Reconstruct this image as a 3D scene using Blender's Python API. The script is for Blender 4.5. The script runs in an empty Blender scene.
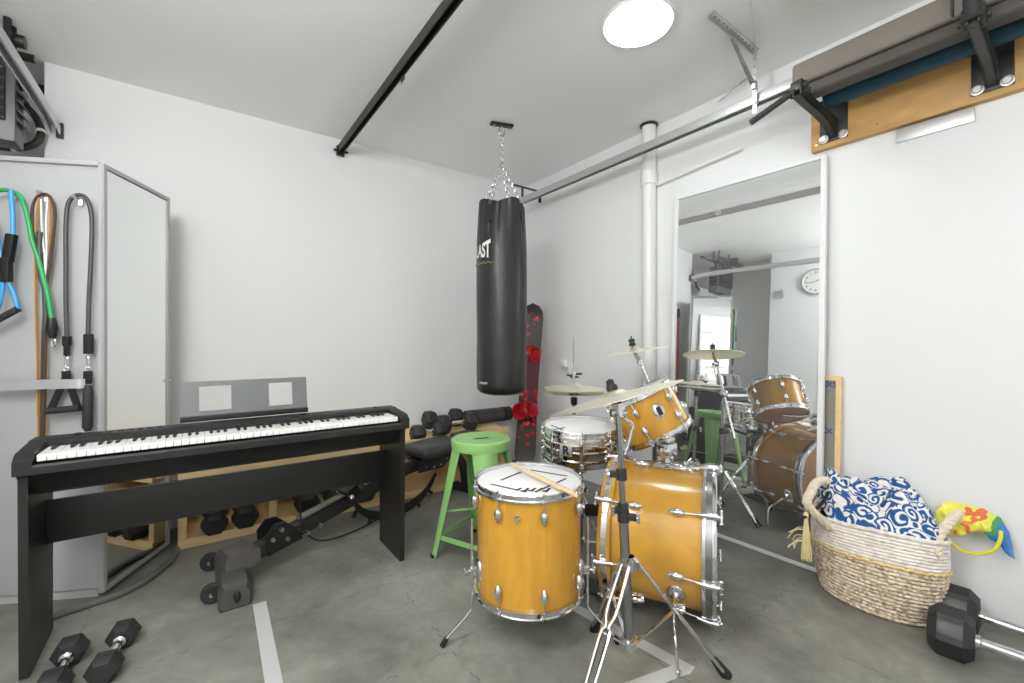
import bpy, bmesh, math, random
from mathutils import Vector as V, Matrix, noise
random.seed(7)
R = math.radians
PI = math.pi
SC = bpy.context.scene
COL = SC.collection

# ------------------------------------------------------------------ camera model (pixel -> metres)
TH, FPX, CH = R(36.12), 433.0, 1.13
RTV = V((math.cos(TH), -math.sin(TH), 0)); FWV = V((math.sin(TH), math.cos(TH), 0)); UPV = V((0, 0, 1))
CAM = V((0, 0, CH))
def ray(px, py): return RTV * ((px - 512) / FPX) + FWV + UPV * ((341.5 - py) / FPX)
def P(px, py, d): return CAM + ray(px, py) * d
def F(px, py, z=0.0): return P(px, py, FPX * (CH - z) / (py - 341.5))
def PL(px, py, p0, n):
    r = ray(px, py); return CAM + r * ((V(p0) - CAM).dot(V(n)) / r.dot(V(n)))

# ------------------------------------------------------------------ mesh builder
def frame_z(d):
    d = V(d).normalized()
    a = V((0, 0, 1)) if abs(d.z) < .95 else V((1, 0, 0))
    x = a.cross(d).normalized(); y = d.cross(x)
    return Matrix((x, y, d)).transposed()
def TR(loc, z=None, x=None):
    """matrix with origin loc, local z along z, optional local x hint"""
    if z is None: return Matrix.Translation(V(loc))
    z = V(z).normalized()
    if x is None: m = frame_z(z)
    else:
        x = V(x); x = (x - z * x.dot(z)).normalized(); y = z.cross(x); m = Matrix((x, y, z)).transposed()
    return Matrix.Translation(V(loc)) @ m.to_4x4()

class MB:
    def __init__(s, M=None):
        s.bm = bmesh.new(); s.M = M or Matrix()
    def _v(s, p): return s.bm.verts.new(s.M @ V(p))
    def _f(s, vs):
        try: return s.bm.faces.new(vs)
        except ValueError: return None
    def box(s, c, size, M=None, bev=0.0, seg=2):
        m = s.M @ (M or Matrix()) @ Matrix.Translation(V(c)) @ Matrix.Diagonal((size[0], size[1], size[2], 1))
        r = bmesh.ops.create_cube(s.bm, size=1, matrix=m)
        if bev > 0:
            es = list({e for v in r['verts'] for e in v.link_edges})
            bmesh.ops.bevel(s.bm, geom=es, offset=bev, segments=seg, affect='EDGES', profile=.6)
        return s
    def bar(s, p0, p1, w, h, up=(0, 0, 1), bev=0.0):
        p0, p1 = V(p0), V(p1); z = p1 - p0; L = z.length
        u = V(up)
        if abs(u.normalized().dot(z.normalized())) > .98: u = V((1, 0, 0))
        x = u.cross(z).normalized()
        M = TR((p0 + p1) / 2, z, x)
        return s.box((0, 0, 0), (w, h, L), M, bev)
    def rings(s, rings, closed=True, cap0=True, cap1=True, loop=False):
        vs = [[s._v(p) for p in r] for r in rings]
        n = len(vs[0])
        pairs = list(zip(vs[:-1], vs[1:])) + ([(vs[-1], vs[0])] if loop else [])
        for a, b in pairs:
            for i in range(n if closed else n - 1):
                j = (i + 1) % n
                s._f([a[i], a[j], b[j], b[i]])
        if closed and not loop:
            if cap0: s._f(list(reversed(vs[0])))
            if cap1: s._f(vs[-1])
        return s
    def sweep(s, pts, sec, closed=False, up=None):
        """sec: list of (x,y) or function i->list; parallel transport along pts"""
        pts = [V(p) for p in pts]; n = len(pts)
        T = []
        for i in range(n):
            if closed: t = pts[(i + 1) % n] - pts[i - 1]
            else: t = pts[min(i + 1, n - 1)] - pts[max(i - 1, 0)]
            T.append(t.normalized())
        if up is not None: x = V(up).cross(T[0]);
        else:
            a = V((0, 0, 1)) if abs(T[0].z) < .9 else V((1, 0, 0)); x = a.cross(T[0])
        x.normalize()
        rings = []
        for i in range(n):
            if up is not None and abs(V(up).dot(T[i])) < .98:
                x = V(up).cross(T[i]).normalized()
            else:
                x = (x - T[i] * x.dot(T[i])).normalized()
            y = T[i].cross(x)
            sc = sec(i) if callable(sec) else sec
            rings.append([pts[i] + x * q[0] + y * q[1] for q in sc])
        return s.rings(rings, loop=closed)
    def tube(s, pts, r, n=10, closed=False):
        def sec(i):
            rr = r[i] if isinstance(r, (list, tuple)) else r
            return [(rr * math.cos(2 * PI * k / n), rr * math.sin(2 * PI * k / n)) for k in range(n)]
        return s.sweep(pts, sec, closed)
    def cyl(s, p0, p1, r0, r1=None, n=20):
        return s.tube([p0, p1], [r0, r0 if r1 is None else r1], n)
    def lathe(s, prof, M=None, n=40, closed=False):
        """prof (r,z); a start or end at r=0 closes itself"""
        M = M or Matrix()
        rows = []
        for r, z in prof:
            if r < 1e-6: rows.append([s._v(M @ V((0, 0, z)))])
            else: rows.append([s._v(M @ V((r * math.cos(2 * PI * k / n), r * math.sin(2 * PI * k / n), z))) for k in range(n)])
        pr = list(zip(rows[:-1], rows[1:])) + ([(rows[-1], rows[0])] if closed else [])
        for a, b in pr:
            if len(a) == 1 and len(b) == 1: continue
            for k in range(n):
                j = (k + 1) % n
                if len(a) == 1: s._f([a[0], b[j], b[k]])
                elif len(b) == 1: s._f([a[k], a[j], b[0]])
                else: s._f([a[k], a[j], b[j], b[k]])
        return s
    def prism(s, poly, h, M=None, z0=0.0):
        M = M or Matrix()
        a = [s._v(M @ V((x, y, z0))) for x, y in poly]; b = [s._v(M @ V((x, y, z0 + h))) for x, y in poly]
        n = len(poly)
        s._f(list(reversed(a))); s._f(b)
        for i in range(n): s._f([a[i], a[(i + 1) % n], b[(i + 1) % n], b[i]])
        return s
    def ell(s, c, rad, M=None, u=16, v=10):
        m = s.M @ (M or Matrix()) @ Matrix.Translation(V(c)) @ Matrix.Diagonal((rad[0], rad[1], rad[2], 1))
        bmesh.ops.create_uvsphere(s.bm, u_segments=u, v_segments=v, radius=1, matrix=m); return s
    def grid(s, fn, nu, nv, closeu=False):
        vs = [[s._v(fn(i / (nu if closeu else nu - 1), j / (nv - 1))) for i in range(nu)] for j in range(nv)]
        for j in range(nv - 1):
            for i in range(nu if closeu else nu - 1):
                k = (i + 1) % nu
                s._f([vs[j][i], vs[j][k], vs[j + 1][k], vs[j + 1][i]])
        return s
    def solid(s, th):
        bmesh.ops.recalc_face_normals(s.bm, faces=s.bm.faces)
        bmesh.ops.solidify(s.bm, geom=list(s.bm.faces), thickness=th); return s
    def bevel_all(s, off, ang=40, seg=2):
        es = [e for e in s.bm.edges if len(e.link_faces) == 2 and e.calc_face_angle(0) > R(ang)]
        bmesh.ops.bevel(s.bm, geom=es, offset=off, segments=seg, affect='EDGES', profile=.6, clamp_overlap=True); return s

LOC = {}
def setp(o, label=None, cat=None, group=None, kind=None):
    for k, v in (('label', label), ('category', cat), ('group', group), ('kind', kind)):
        if v: o[k] = v
    return o
def link_mesh(mb, name, mat, ang=38):
    me = bpy.data.meshes.new(name)
    bmesh.ops.recalc_face_normals(mb.bm, faces=mb.bm.faces)
    mb.bm.to_mesh(me); mb.bm.free()
    for p in me.polygons: p.use_smooth = True
    me.set_sharp_from_angle(angle=R(ang))
    if mat: me.materials.append(mat)
    o = bpy.data.objects.new(name, me); COL.objects.link(o); return o
def part(mb, name, mat, parent, label=None, ang=38, kind=None):
    """world-space mesh made a child of parent"""
    L = LOC[parent.name]
    bmesh.ops.translate(mb.bm, vec=-L, verts=mb.bm.verts)
    o = link_mesh(mb, name, mat, ang); o.parent = parent; LOC[o.name] = L
    return setp(o, label, None, None, kind)
def thing(name, label, cat, loc, group=None):
    o = bpy.data.objects.new(name, None); COL.objects.link(o); o.location = V(loc); o.empty_display_size = .05
    LOC[o.name] = V(loc); return setp(o, label, cat, group)
def solo(mb, name, mat, label, cat, group=None, ang=38, kind=None):
    vs = [v.co for v in mb.bm.verts]
    c = V((sum(v.x for v in vs) / len(vs), sum(v.y for v in vs) / len(vs), min(v.z for v in vs)))
    bmesh.ops.translate(mb.bm, vec=-c, verts=mb.bm.verts)
    o = link_mesh(mb, name, mat, ang); o.location = c; LOC[o.name] = c
    return setp(o, label, cat, group, kind)
def struct(mb, name, mat):
    o = link_mesh(mb, name, mat); o['kind'] = 'structure'; LOC[o.name] = V((0, 0, 0)); return o
def dup(root, loc, rot=None, label=None, group=None):
    r = root.copy(); COL.objects.link(r); r.location = V(loc); LOC[r.name] = V(loc)
    if rot is not None: r.rotation_euler = rot
    if label: r['label'] = label
    if group: r['group'] = group
    for ch in list(root.children):
        c = ch.copy(); COL.objects.link(c); c.parent = r
        for g in list(ch.children):
            d = g.copy(); COL.objects.link(d); d.parent = c
    return r
def text_mesh(body, size, bold=0.0, shear=0.0, sp=1.0):
    cu = bpy.data.curves.new('t', 'FONT'); cu.body = body; cu.size = size; cu.offset = bold; cu.shear = shear; cu.space_character = sp
    cu.align_x = 'CENTER'; cu.fill_mode = 'FRONT'; cu.resolution_u = 4
    o = bpy.data.objects.new('t', cu); COL.objects.link(o)
    dg = bpy.context.evaluated_depsgraph_get(); dg.update()
    me = bpy.data.meshes.new_from_object(o.evaluated_get(dg))
    bm = bmesh.new(); bm.from_mesh(me)
    bpy.data.objects.remove(o); bpy.data.curves.remove(cu); bpy.data.meshes.remove(me)
    bmesh.ops.triangulate(bm, faces=bm.faces)
    return bm
def text_on(body, size, M, th=.001, bold=0.0, fn=None, sp=1.0, shear=0.0):
    mb = MB(); mb.bm.free(); mb.bm = text_mesh(body, size, bold, shear, sp)
    for v in mb.bm.verts:
        v.co = fn(v.co.x, v.co.y) if fn else M @ v.co
    return mb
def resample(pts, n):
    """Catmull-Rom through control points"""
    pts = [V(p) for p in pts]; out = []
    m = len(pts) - 1
    for k in range(n):
        t = k / (n - 1) * m; i = min(int(t), m - 1); t -= i
        p1, p2 = pts[i], pts[i + 1]; p0 = pts[i - 1] if i else p1 * 2 - p2; p3 = pts[i + 2] if i + 2 <= m else p2 * 2 - p1
        out.append(.5 * ((2 * p1) + (p2 - p0) * t + (2 * p0 - 5 * p1 + 4 * p2 - p3) * t * t + (3 * p1 - p0 - 3 * p2 + p3) * t ** 3))
    return out

# ------------------------------------------------------------------ materials
def lin(c):
    return tuple((x / 12.92 if x <= .04045 else ((x + .055) / 1.055) ** 2.4) for x in (v / 255 for v in c)) + (1,)
def mat(name, rgb, rough=.5, metal=0.0, var=0.0, scale=8.0, bump=0.0, bscale=60.0, rvar=0.0, coat=0.0, spec=.5, detail=4.0, emit=None, estr=0.0, stretch=None):
    m = bpy.data.materials.new(name); m.use_nodes = True
    nt = m.node_tree; b = nt.nodes['Principled BSDF']
    base = lin(rgb)
    b.inputs['Base Color'].default_value = base; b.inputs['Roughness'].default_value = rough; b.inputs['Metallic'].default_value = metal
    b.inputs['Specular IOR Level'].default_value = spec
    if coat: b.inputs['Coat Weight'].default_value = coat; b.inputs['Coat Roughness'].default_value = .08
    if emit: b.inputs['Emission Color'].default_value = lin(emit); b.inputs['Emission Strength'].default_value = estr
    tc = nt.nodes.new('ShaderNodeTexCoord'); src = tc.outputs['Object']
    if stretch:
        mp = nt.nodes.new('ShaderNodeMapping'); mp.inputs['Scale'].default_value = stretch; nt.links.new(src, mp.inputs['Vector']); src = mp.outputs['Vector']
    if var or rvar:
        nz = nt.nodes.new('ShaderNodeTexNoise'); nz.inputs['Scale'].default_value = scale; nz.inputs['Detail'].default_value = detail
        nt.links.new(src, nz.inputs['Vector'])
        if var:
            mx = nt.nodes.new('ShaderNodeMix'); mx.data_type = 'RGBA'
            mx.inputs['A'].default_value = tuple(min(1, c * (1 - var)) for c in base[:3]) + (1,)
            mx.inputs['B'].default_value = tuple(min(1, c * (1 + var)) for c in base[:3]) + (1,)
            nt.links.new(nz.outputs['Fac'], mx.inputs['Factor']); nt.links.new(mx.outputs['Result'], b.inputs['Base Color'])
        if rvar:
            mr = nt.nodes.new('ShaderNodeMapRange'); mr.inputs['To Min'].default_value = max(0, rough - rvar); mr.inputs['To Max'].default_value = rough + rvar
            nt.links.new(nz.outputs['Fac'], mr.inputs['Value']); nt.links.new(mr.outputs['Result'], b.inputs['Roughness'])
    if bump:
        n2 = nt.nodes.new('ShaderNodeTexNoise'); n2.inputs['Scale'].default_value = bscale; n2.inputs['Detail'].default_value = 3
        bp = nt.nodes.new('ShaderNodeBump'); bp.inputs['Strength'].default_value = bump; bp.inputs['Distance'].default_value = .01
        nt.links.new(src, n2.inputs['Vector']); nt.links.new(n2.outputs['Fac'], bp.inputs['Height']); nt.links.new(bp.outputs['Normal'], b.inputs['Normal'])
    return m
def N(m, t): return m.node_tree.nodes.new(t)
def Lk(m, a, b): m.node_tree.links.new(a, b)
def ramp(m, stops, fac, interp='LINEAR'):
    r = N(m, 'ShaderNodeValToRGB'); r.color_ramp.interpolation = interp
    e = r.color_ramp.elements
    while len(e) < len(stops): e.new(.5)
    for k, (p, c) in enumerate(stops): e[k].position = p; e[k].color = lin(c) if len(c) == 3 else c
    Lk(m, fac, r.inputs['Fac']); return r
def bsdf(m): return m.node_tree.nodes['Principled BSDF']

M_wall = mat('white_wall_paint', (236, 237, 237), .75, var=.015, scale=1.3, bump=.02, bscale=120)
M_ceil = mat('ceiling_paint', (250, 251, 250), .85, var=.02, scale=.8, bump=.02, bscale=90)
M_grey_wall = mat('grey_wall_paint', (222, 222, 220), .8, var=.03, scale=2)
M_chrome = mat('chrome', (222, 222, 224), .1, 1.0, rvar=.04, scale=14)
M_steel = mat('brushed_steel', (190, 190, 190), .28, 1.0, rvar=.08, scale=20)
M_galv = mat('galvanised_steel', (206, 207, 206), .42, .75, var=.08, scale=18, rvar=.08)
M_black = mat('black_satin', (26, 26, 27), .42, var=.12, scale=12)
M_blackpanel = mat('black_laminate', (36, 35, 34), .4, var=.06, scale=6, rvar=.05)
M_blackplastic = mat('black_plastic', (34, 34, 34), .42, var=.08, scale=20, bump=.02, bscale=400)
M_rubber = mat('black_rubber', (46, 46, 47), .62, var=.2, scale=16, bump=.06, bscale=200)
M_white = mat('white_plastic', (238, 238, 235), .35, var=.01)
M_key = mat('key_white', (244, 244, 240), .25, var=.01)
M_head = mat('drum_head', (244, 244, 242), .45, var=.03, scale=9)
M_cab = mat('cabinet_grey', (184, 185, 186), .5, var=.02, scale=3, rvar=.05)
M_frame = mat('mirror_frame_white', (236, 237, 237), .4, var=.02, scale=5)
M_pine = mat('pine_wood', (230, 202, 148), .55, var=.16, scale=5, stretch=(1, 9, 9), bump=.02)
M_board = mat('cedar_board', (200, 156, 92), .5, var=.38, scale=4, stretch=(7, 1.6, 5), detail=8, bump=.03)
M_green = mat('green_enamel', (146, 196, 118), .32, var=.04, scale=6, coat=.2)
M_red = mat('red_binding', (214, 26, 40), .3, var=.1, scale=14, coat=.4)
M_vinyl = mat('bag_vinyl', (38, 39, 38), .36, var=.2, scale=7, bump=.35, bscale=14, rvar=.08)
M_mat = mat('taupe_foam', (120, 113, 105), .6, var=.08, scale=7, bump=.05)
M_matshade = mat('shaded_taupe_foam', (78, 74, 70), .65, var=.1, scale=7, bump=.05)  # taupe foam again, with the shade of the underside put into its colour
M_teal = mat('teal_foam', (18, 66, 84), .6, var=.18, scale=8, bump=.05)
M_pad = mat('grey_vinyl_pad', (58, 58, 58), .42, var=.1, scale=10, bump=.05, bscale=150)
M_bench = mat('bench_steel', (56, 55, 53), .38, .35, var=.15, scale=10, rvar=.08)
M_stick = mat('hickory', (222, 200, 158), .45, var=.1, scale=8, stretch=(1, 1, 6))
M_blue = mat('blue_tube', (72, 160, 218), .35, var=.06)
M_greentube = mat('green_tube', (44, 168, 92), .35, var=.06)
M_tan = mat('tan_band', (206, 164, 104), .55, var=.08)
M_brown = mat('brown_band', (76, 62, 54), .5, var=.1)
M_greytube = mat('grey_tube', (74, 74, 75), .42, var=.08)
M_tape = mat('floor_tape', (196, 197, 196), .5, var=.05, scale=9)
M_cymbal = mat('cymbal_bronze', (226, 208, 160), .26, 1.0, rvar=.06, scale=12, var=.06)
M_cymbal2 = mat('hihat_bronze', (222, 206, 166), .28, 1.0, rvar=.06, scale=12)
M_ink = mat('black_ink', (50, 50, 52), .6, var=.05)
M_blueink = mat('blue_ink', (44, 64, 150), .6, var=.05)
M_whiteink = mat('white_print', (235, 236, 232), .5, var=.02)
M_felt = mat('dark_felt', (60, 52, 50), .9, var=.15, scale=60)
M_card = mat('grey_card', (150, 146, 138), .8, var=.05)
M_edging = mat('grey_rubber_edging', (104, 103, 99), .6, var=.08, scale=12)
M_rope = mat('cream_rope', (228, 216, 192), .85, var=.14, scale=60, bump=.3, bscale=150)
M_yellow = mat('yellow_trim', (232, 208, 132), .75, var=.1, scale=40)
M_raffia = mat('raffia', (228, 214, 164), .8, var=.14, scale=40)
M_redstick = mat('red_handle', (170, 62, 48), .5, var=.1)
M_navy = mat('navy_cloth', (34, 38, 84), .8, var=.3, scale=20)
M_heater = mat('heater_grey', (96, 97, 99), .45, .3, var=.06)
M_light = mat('lamp_diffuser', (255, 255, 255), .5, emit=(252, 255, 254), estr=21.5)
M_snare = mat('snare_chrome', (214, 208, 200), .12, 1.0, rvar=.04, scale=10)
M_claw = mat('claw_grey', (66, 66, 66), .4, .5, var=.1)
M_beige = mat('resonant_head', (196, 150, 112), .4, var=.06, scale=5)

# maple drum lacquer: warm yellow with streaky grain
def maple(name, rgb, axis):
    m = mat(name, rgb, .22, coat=.35)
    tc = N(m, 'ShaderNodeTexCoord'); mp = N(m, 'ShaderNodeMapping'); mp.inputs['Scale'].default_value = axis
    Lk(m, tc.outputs['Object'], mp.inputs['Vector'])
    nz = N(m, 'ShaderNodeTexNoise'); nz.inputs['Scale'].default_value = 5; nz.inputs['Detail'].default_value = 6; nz.inputs['Distortion'].default_value = .4
    Lk(m, mp.outputs['Vector'], nz.inputs['Vector'])
    d = tuple(int(c * .94) for c in rgb); l = tuple(min(255, int(c * 1.04)) for c in rgb)
    r = ramp(m, [(.3, d), (.7, l)], nz.outputs['Fac']); Lk(m, r.outputs['Color'], bsdf(m).inputs['Base Color'])
    return m
M_maple = maple('amber_lacquer', (210, 154, 52), (5, 5, 1))
M_mapleb = maple('amber_lacquer_bass', (214, 160, 62), (1.5, 1.5, 3))

# mirror glass with faint smudges
M_mirror = mat('mirror_glass', (248, 250, 250), .015, 1.0)
def _dust():
    m = M_mirror; out = [n for n in m.node_tree.nodes if n.type == 'OUTPUT_MATERIAL'][0]
    df = N(m, 'ShaderNodeBsdfDiffuse'); df.inputs['Color'].default_value = lin((236, 238, 238))
    tc = N(m, 'ShaderNodeTexCoord')
    sp = N(m, 'ShaderNodeSeparateXYZ'); Lk(m, tc.outputs['Object'], sp.inputs[0])
    mr = N(m, 'ShaderNodeMapRange'); mr.inputs['From Min'].default_value = 1.5; mr.inputs['From Max'].default_value = 2.1; mr.inputs['To Min'].default_value = .0; mr.inputs['To Max'].default_value = .62
    Lk(m, sp.outputs['Z'], mr.inputs['Value'])
    ml = N(m, 'ShaderNodeMath'); ml.operation = 'MULTIPLY_ADD'; ml.inputs[1].default_value = .5; ml.inputs[2].default_value = .06; Lk(m, mr.outputs['Result'], ml.inputs[0])
    mx = N(m, 'ShaderNodeMixShader'); Lk(m, ml.outputs[0], mx.inputs[0]); Lk(m, bsdf(m).outputs[0], mx.inputs[1]); Lk(m, df.outputs[0], mx.inputs[2]); Lk(m, mx.outputs[0], out.inputs['Surface'])
_dust()
M_mirror2 = mat('mirror_glass_cabinet', (250, 251, 251), .015, 1.0)

# floor: dark rubber, mottled, scuffed
M_floor = mat('rubber_floor', (92, 91, 87), .5)
def _floor():
    m = M_floor; tc = N(m, 'ShaderNodeTexCoord')
    a = N(m, 'ShaderNodeTexNoise'); a.inputs['Scale'].default_value = 1.7; a.inputs['Detail'].default_value = 9; a.inputs['Roughness'].default_value = .62; a.inputs['Distortion'].default_value = .5
    c = N(m, 'ShaderNodeTexNoise'); c.inputs['Scale'].default_value = 9; c.inputs['Detail'].default_value = 8; c.inputs['Roughness'].default_value = .7; c.inputs['Distortion'].default_value = 1.2
    for n in (a, c): Lk(m, tc.outputs['Object'], n.inputs['Vector'])
    ad = N(m, 'ShaderNodeMath'); ad.operation = 'MULTIPLY_ADD'; ad.inputs[1].default_value = .38
    Lk(m, c.outputs['Fac'], ad.inputs[0]); Lk(m, a.outputs['Fac'], ad.inputs[2])
    r = ramp(m, [(.42, (84, 84, 79)), (.58, (114, 114, 107)), (.74, (136, 136, 128)), (.9, (160, 160, 152))], ad.outputs['Value'])
    # pale scuffs
    w = N(m, 'ShaderNodeTexNoise'); w.inputs['Scale'].default_value = 4.3; w.inputs['Detail'].default_value = 12; w.inputs['Roughness'].default_value = .78; w.inputs['Distortion'].default_value = 2.2
    Lk(m, tc.outputs['Object'], w.inputs['Vector'])
    wr = ramp(m, [(.64, (0, 0, 0)), (.74, (90, 90, 90))], w.outputs['Fac'])
    mx = N(m, 'ShaderNodeMix'); mx.data_type = 'RGBA'; mx.inputs['B'].default_value = lin((196, 196, 188))
    Lk(m, wr.outputs['Color'], mx.inputs['Factor']); Lk(m, r.outputs['Color'], mx.inputs['A']); Lk(m, mx.outputs['Result'], bsdf(m).inputs['Base Color'])
    # dashed seams where the interlocking rubber tiles meet
    sp = N(m, 'ShaderNodeSeparateXYZ'); Lk(m, tc.outputs['Object'], sp.inputs[0])
    def M2(op, a, b):
        n = N(m, 'ShaderNodeMath'); n.operation = op
        for k, v in enumerate((a, b)):
            if v is None: continue
            if isinstance(v, (int, float)): n.inputs[k].default_value = v
            else: Lk(m, v, n.inputs[k])
        return n.outputs[0]
    tot = None
    for ch, oc_, offs in ((1, 0, .855), (0, 1, .76)):
        u = sp.outputs[ch]; w_ = sp.outputs[oc_]
        zig = M2('MULTIPLY', M2('SIGN', M2('SINE', M2('MULTIPLY', w_, 105), None), None), .004)
        q = M2('ABSOLUTE', M2('SUBTRACT', M2('FRACT', M2('ADD', M2('DIVIDE', M2('SUBTRACT', M2('ADD', u, zig), offs), .56), 10.5), None), .5), None)
        ln = M2('LESS_THAN', q, .0042)
        tot = ln if tot is None else M2('MAXIMUM', tot, ln)
    dn = N(m, 'ShaderNodeTexNoise'); dn.inputs['Scale'].default_value = 14; Lk(m, tc.outputs['Object'], dn.inputs['Vector'])
    seam = M2('MULTIPLY', tot, M2('GREATER_THAN', dn.outputs['Fac'], .5))
    ms = N(m, 'ShaderNodeMix'); ms.data_type = 'RGBA'; ms.inputs['B'].default_value = lin((58, 57, 54))
    Lk(m, M2('MULTIPLY', seam, .5), ms.inputs['Factor']); Lk(m, mx.outputs['Result'], ms.inputs['A']); Lk(m, ms.outputs['Result'], bsdf(m).inputs['Base Color'])
    mr = N(m, 'ShaderNodeMapRange'); mr.inputs['To Min'].default_value = .36; mr.inputs['To Max'].default_value = .6
    Lk(m, c.outputs['Fac'], mr.inputs['Value']); Lk(m, mr.outputs['Result'], bsdf(m).inputs['Roughness'])
    bp = N(m, 'ShaderNodeBump'); bp.inputs['Strength'].default_value = .08; bp.inputs['Distance'].default_value = .01
    Lk(m, c.outputs['Fac'], bp.inputs['Height']); Lk(m, bp.outputs['Normal'], bsdf(m).inputs['Normal'])
_floor()

# ------------------------------------------------------------------ the room
XR, YB, ZC = 2.57, 3.33, 2.62
XL, YF = -1.25, -2.4
def slab(name, m, x0, x1, y0, y1, z0, z1):
    return struct(MB().box(((x0 + x1) / 2, (y0 + y1) / 2, (z0 + z1) / 2), (x1 - x0, y1 - y0, z1 - z0)), name, m)
slab('floor', M_floor, XL - .5, XR + .12, YF - .12, 4.2, -.1, 0)
slab('ceiling', M_ceil, XL - .5, XR + .12, YF - .12, 4.2, ZC, ZC + .1)
slab('wall_right', M_wall, XR, XR + .12, YF - .12, YB + .12, 0, ZC)
slab('wall_back', M_wall, -.652, XR, YB, YB + .12, 0, ZC)
slab('wall_left', M_wall, XL - .12, XL, YF, 2.53, 0, ZC)
slab('wall_front_left', M_wall, XL - .12, XL + .35, YF - .12, YF, 0, ZC)
slab('wall_front_right', M_wall, .5, XR, YF - .12, YF, 0, ZC)
slab('wall_front_lintel', M_wall, XL + .35, .5, YF - .12, YF, 2.2, ZC)  # the gap below is an unseen opening added to let fill light in
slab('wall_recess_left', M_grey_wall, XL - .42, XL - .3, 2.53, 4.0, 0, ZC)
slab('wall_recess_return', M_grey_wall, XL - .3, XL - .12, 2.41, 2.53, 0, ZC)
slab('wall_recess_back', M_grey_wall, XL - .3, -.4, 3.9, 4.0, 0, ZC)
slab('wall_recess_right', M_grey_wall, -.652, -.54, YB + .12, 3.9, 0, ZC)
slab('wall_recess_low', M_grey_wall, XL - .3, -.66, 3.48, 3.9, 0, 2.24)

# shaft of conduit in the recess ceiling
t = thing('conduit_rack', 'dark conduits under the ceiling of the recess behind the heater', 'conduit', (-1.05, 3.2, ZC - .12))
for k, (y, r) in enumerate(((3.05, .03), (3.2, .02))):
    part(MB().tube([(-1.54, y, ZC - .06), (-.66, y, ZC - .06)], r, 12), 'conduit', M_bench, t)
part(MB().box((-1.2, 3.12, ZC - .055), (.05, .32, .1)), 'bracket', M_black, t)

# ------------------------------------------------------------------ ceiling things
# round lamp
L0 = V((1.665, 1.286, ZC))
t = thing('ceiling_light', 'round flush white ceiling lamp, lit', 'ceiling light', L0)
part(MB().lathe([(.160, 0), (.160, -.010), (.158, -.013), (.1545, -.013), (.1545, 0)], TR(L0), 48, True), 'trim_ring', M_white, t)
part(MB().lathe([(0, -.022), (.1, -.021), (.145, -.018), (.154, -.012), (.154, -.002), (0, -.002)], TR(L0), 48), 'diffuser', M_light, t)

# dark opener rail
xr, zr = .857, 2.535
t = thing('opener_rail', 'dark steel rail running along the ceiling to the back wall', 'rail', (xr, 1.6, zr - .03))
prof = [(-.019, -.03), (.019, -.03), (.019, .022), (.013, .022), (.013, -.024), (-.013, -.024), (-.013, .022), (-.019, .022)]
M_rail = mat('rail_dark', (70, 66, 62), .45, .6, var=.25, scale=10, rvar=.1)
part(MB().sweep([(xr, -2.2, zr), (xr, 3.29, zr)], [(-a, -b) for a, b in prof], up=(0, 0, 1)), 'channel', M_rail, t)
part(MB().box((xr, 3.315, zr - .005), (.05, .03, .07)).cyl((xr - .05, 3.30, zr - .01), (xr + .05, 3.30, zr - .01), .008), 'header_bracket', M_black, t)
part(MB().box((xr, .3, ZC - .03), (.05, .04, .06)), 'hanger', M_steel, t)
part(MB().box((xr + .031, 2.2, zr), (.004, .05, .05)), 'splice_plate', M_steel, t)

# galvanised door track beside the mirror wall
XT, ZT = 2.34, 2.38
tr = thing('door_track', 'galvanised garage door track high along the mirror wall', 'track', (XT, 2.0, ZT - .03))
cs = [(-.026, .006), (-.022, .03), (.0, .036), (.022, .03), (.026, .006), (.026, -.03), (.02, -.036), (.016, -.03), (.02, -.026), (.02, .004), (.016, .024), (0, .03), (-.016, .024), (-.02, .004), (-.02, -.036), (-.026, -.036)]
cs = [(a * .8, b * .8) for a, b in cs]
part(MB().sweep([(XT, .885, ZT), (XT, 3.08, ZT)], cs, up=(0, 0, 1)), 'channel', M_galv, tr)
part(MB().box((XT, .882, ZT), (.05, .008, .07), bev=.003), 'end_cap', M_steel, tr)
part(MB().bar((XT, 3.05, ZT + .03), (XT, 3.05, ZT + .12), .03, .004).bar((XT - .1, 3.05, ZT + .12), (XT + .22, 3.05, ZT + .12), .03, .006).bar((XT + .2, 3.05, ZT + .12), (XT + .2, 3.05, ZT + .02), .006, .03), 'corner_bracket', M_bench, tr)
# hanger of perforated angle
h = thing('track_hanger', 'perforated steel angle hanger bolted to the ceiling above the door track', 'hanger', (2.2, 1.05, ZC - .2))
def perforated(p0, p1, w, th, up, m, parent, name):
    p0, p1 = V(p0), V(p1); d = p1 - p0; mb = MB()
    mb.bar(p0, p1, w, th, up)
    n = int(d.length / .035)
    u = V(up); sd = u.cross(d).normalized(); u2 = d.cross(sd).normalized()
    o = part(mb, name, m, parent)
    b = MB()
    for k in range(1, n):
        c = p0 + d * (k / n)
        b.cyl(c - u2 * (th / 2 + .0006), c + u2 * (th / 2 + .0006), w * .16, n=8)
    part(b, 'slot', M_black, o)
    return o
perforated((1.88, 1.05, ZC - .004), (2.31, 1.05, ZC - .004), .026, .006, (0, 0, 1), M_galv, h, 'ceiling_angle')
part(MB().bar((1.88, 1.064, ZC - .013), (2.31, 1.064, ZC - .013), .003, .02), 'angle_flange', M_galv, h)
perforated((2.305, 1.055, ZC - .01), (2.305, 1.055, ZT - .085), .02, .004, (1, 0, 0), M_galv, h, 'drop_strap')
part(MB().tube([(2.08, 1.06, ZC - .03), (2.31, 1.064, ZT + .05)], .008, 8).tube([(2.06, 1.05, ZC - .03), (2.29, 1.05, ZT + .06)], .004, 8), 'brace', M_steel, h)
for z0_ in (.03, -.03): part(MB().cyl((2.296, 1.055, ZT + z0_), (2.315, 1.055, ZT + z0_), .008, n=8), 'bolt', M_steel, h)
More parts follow.
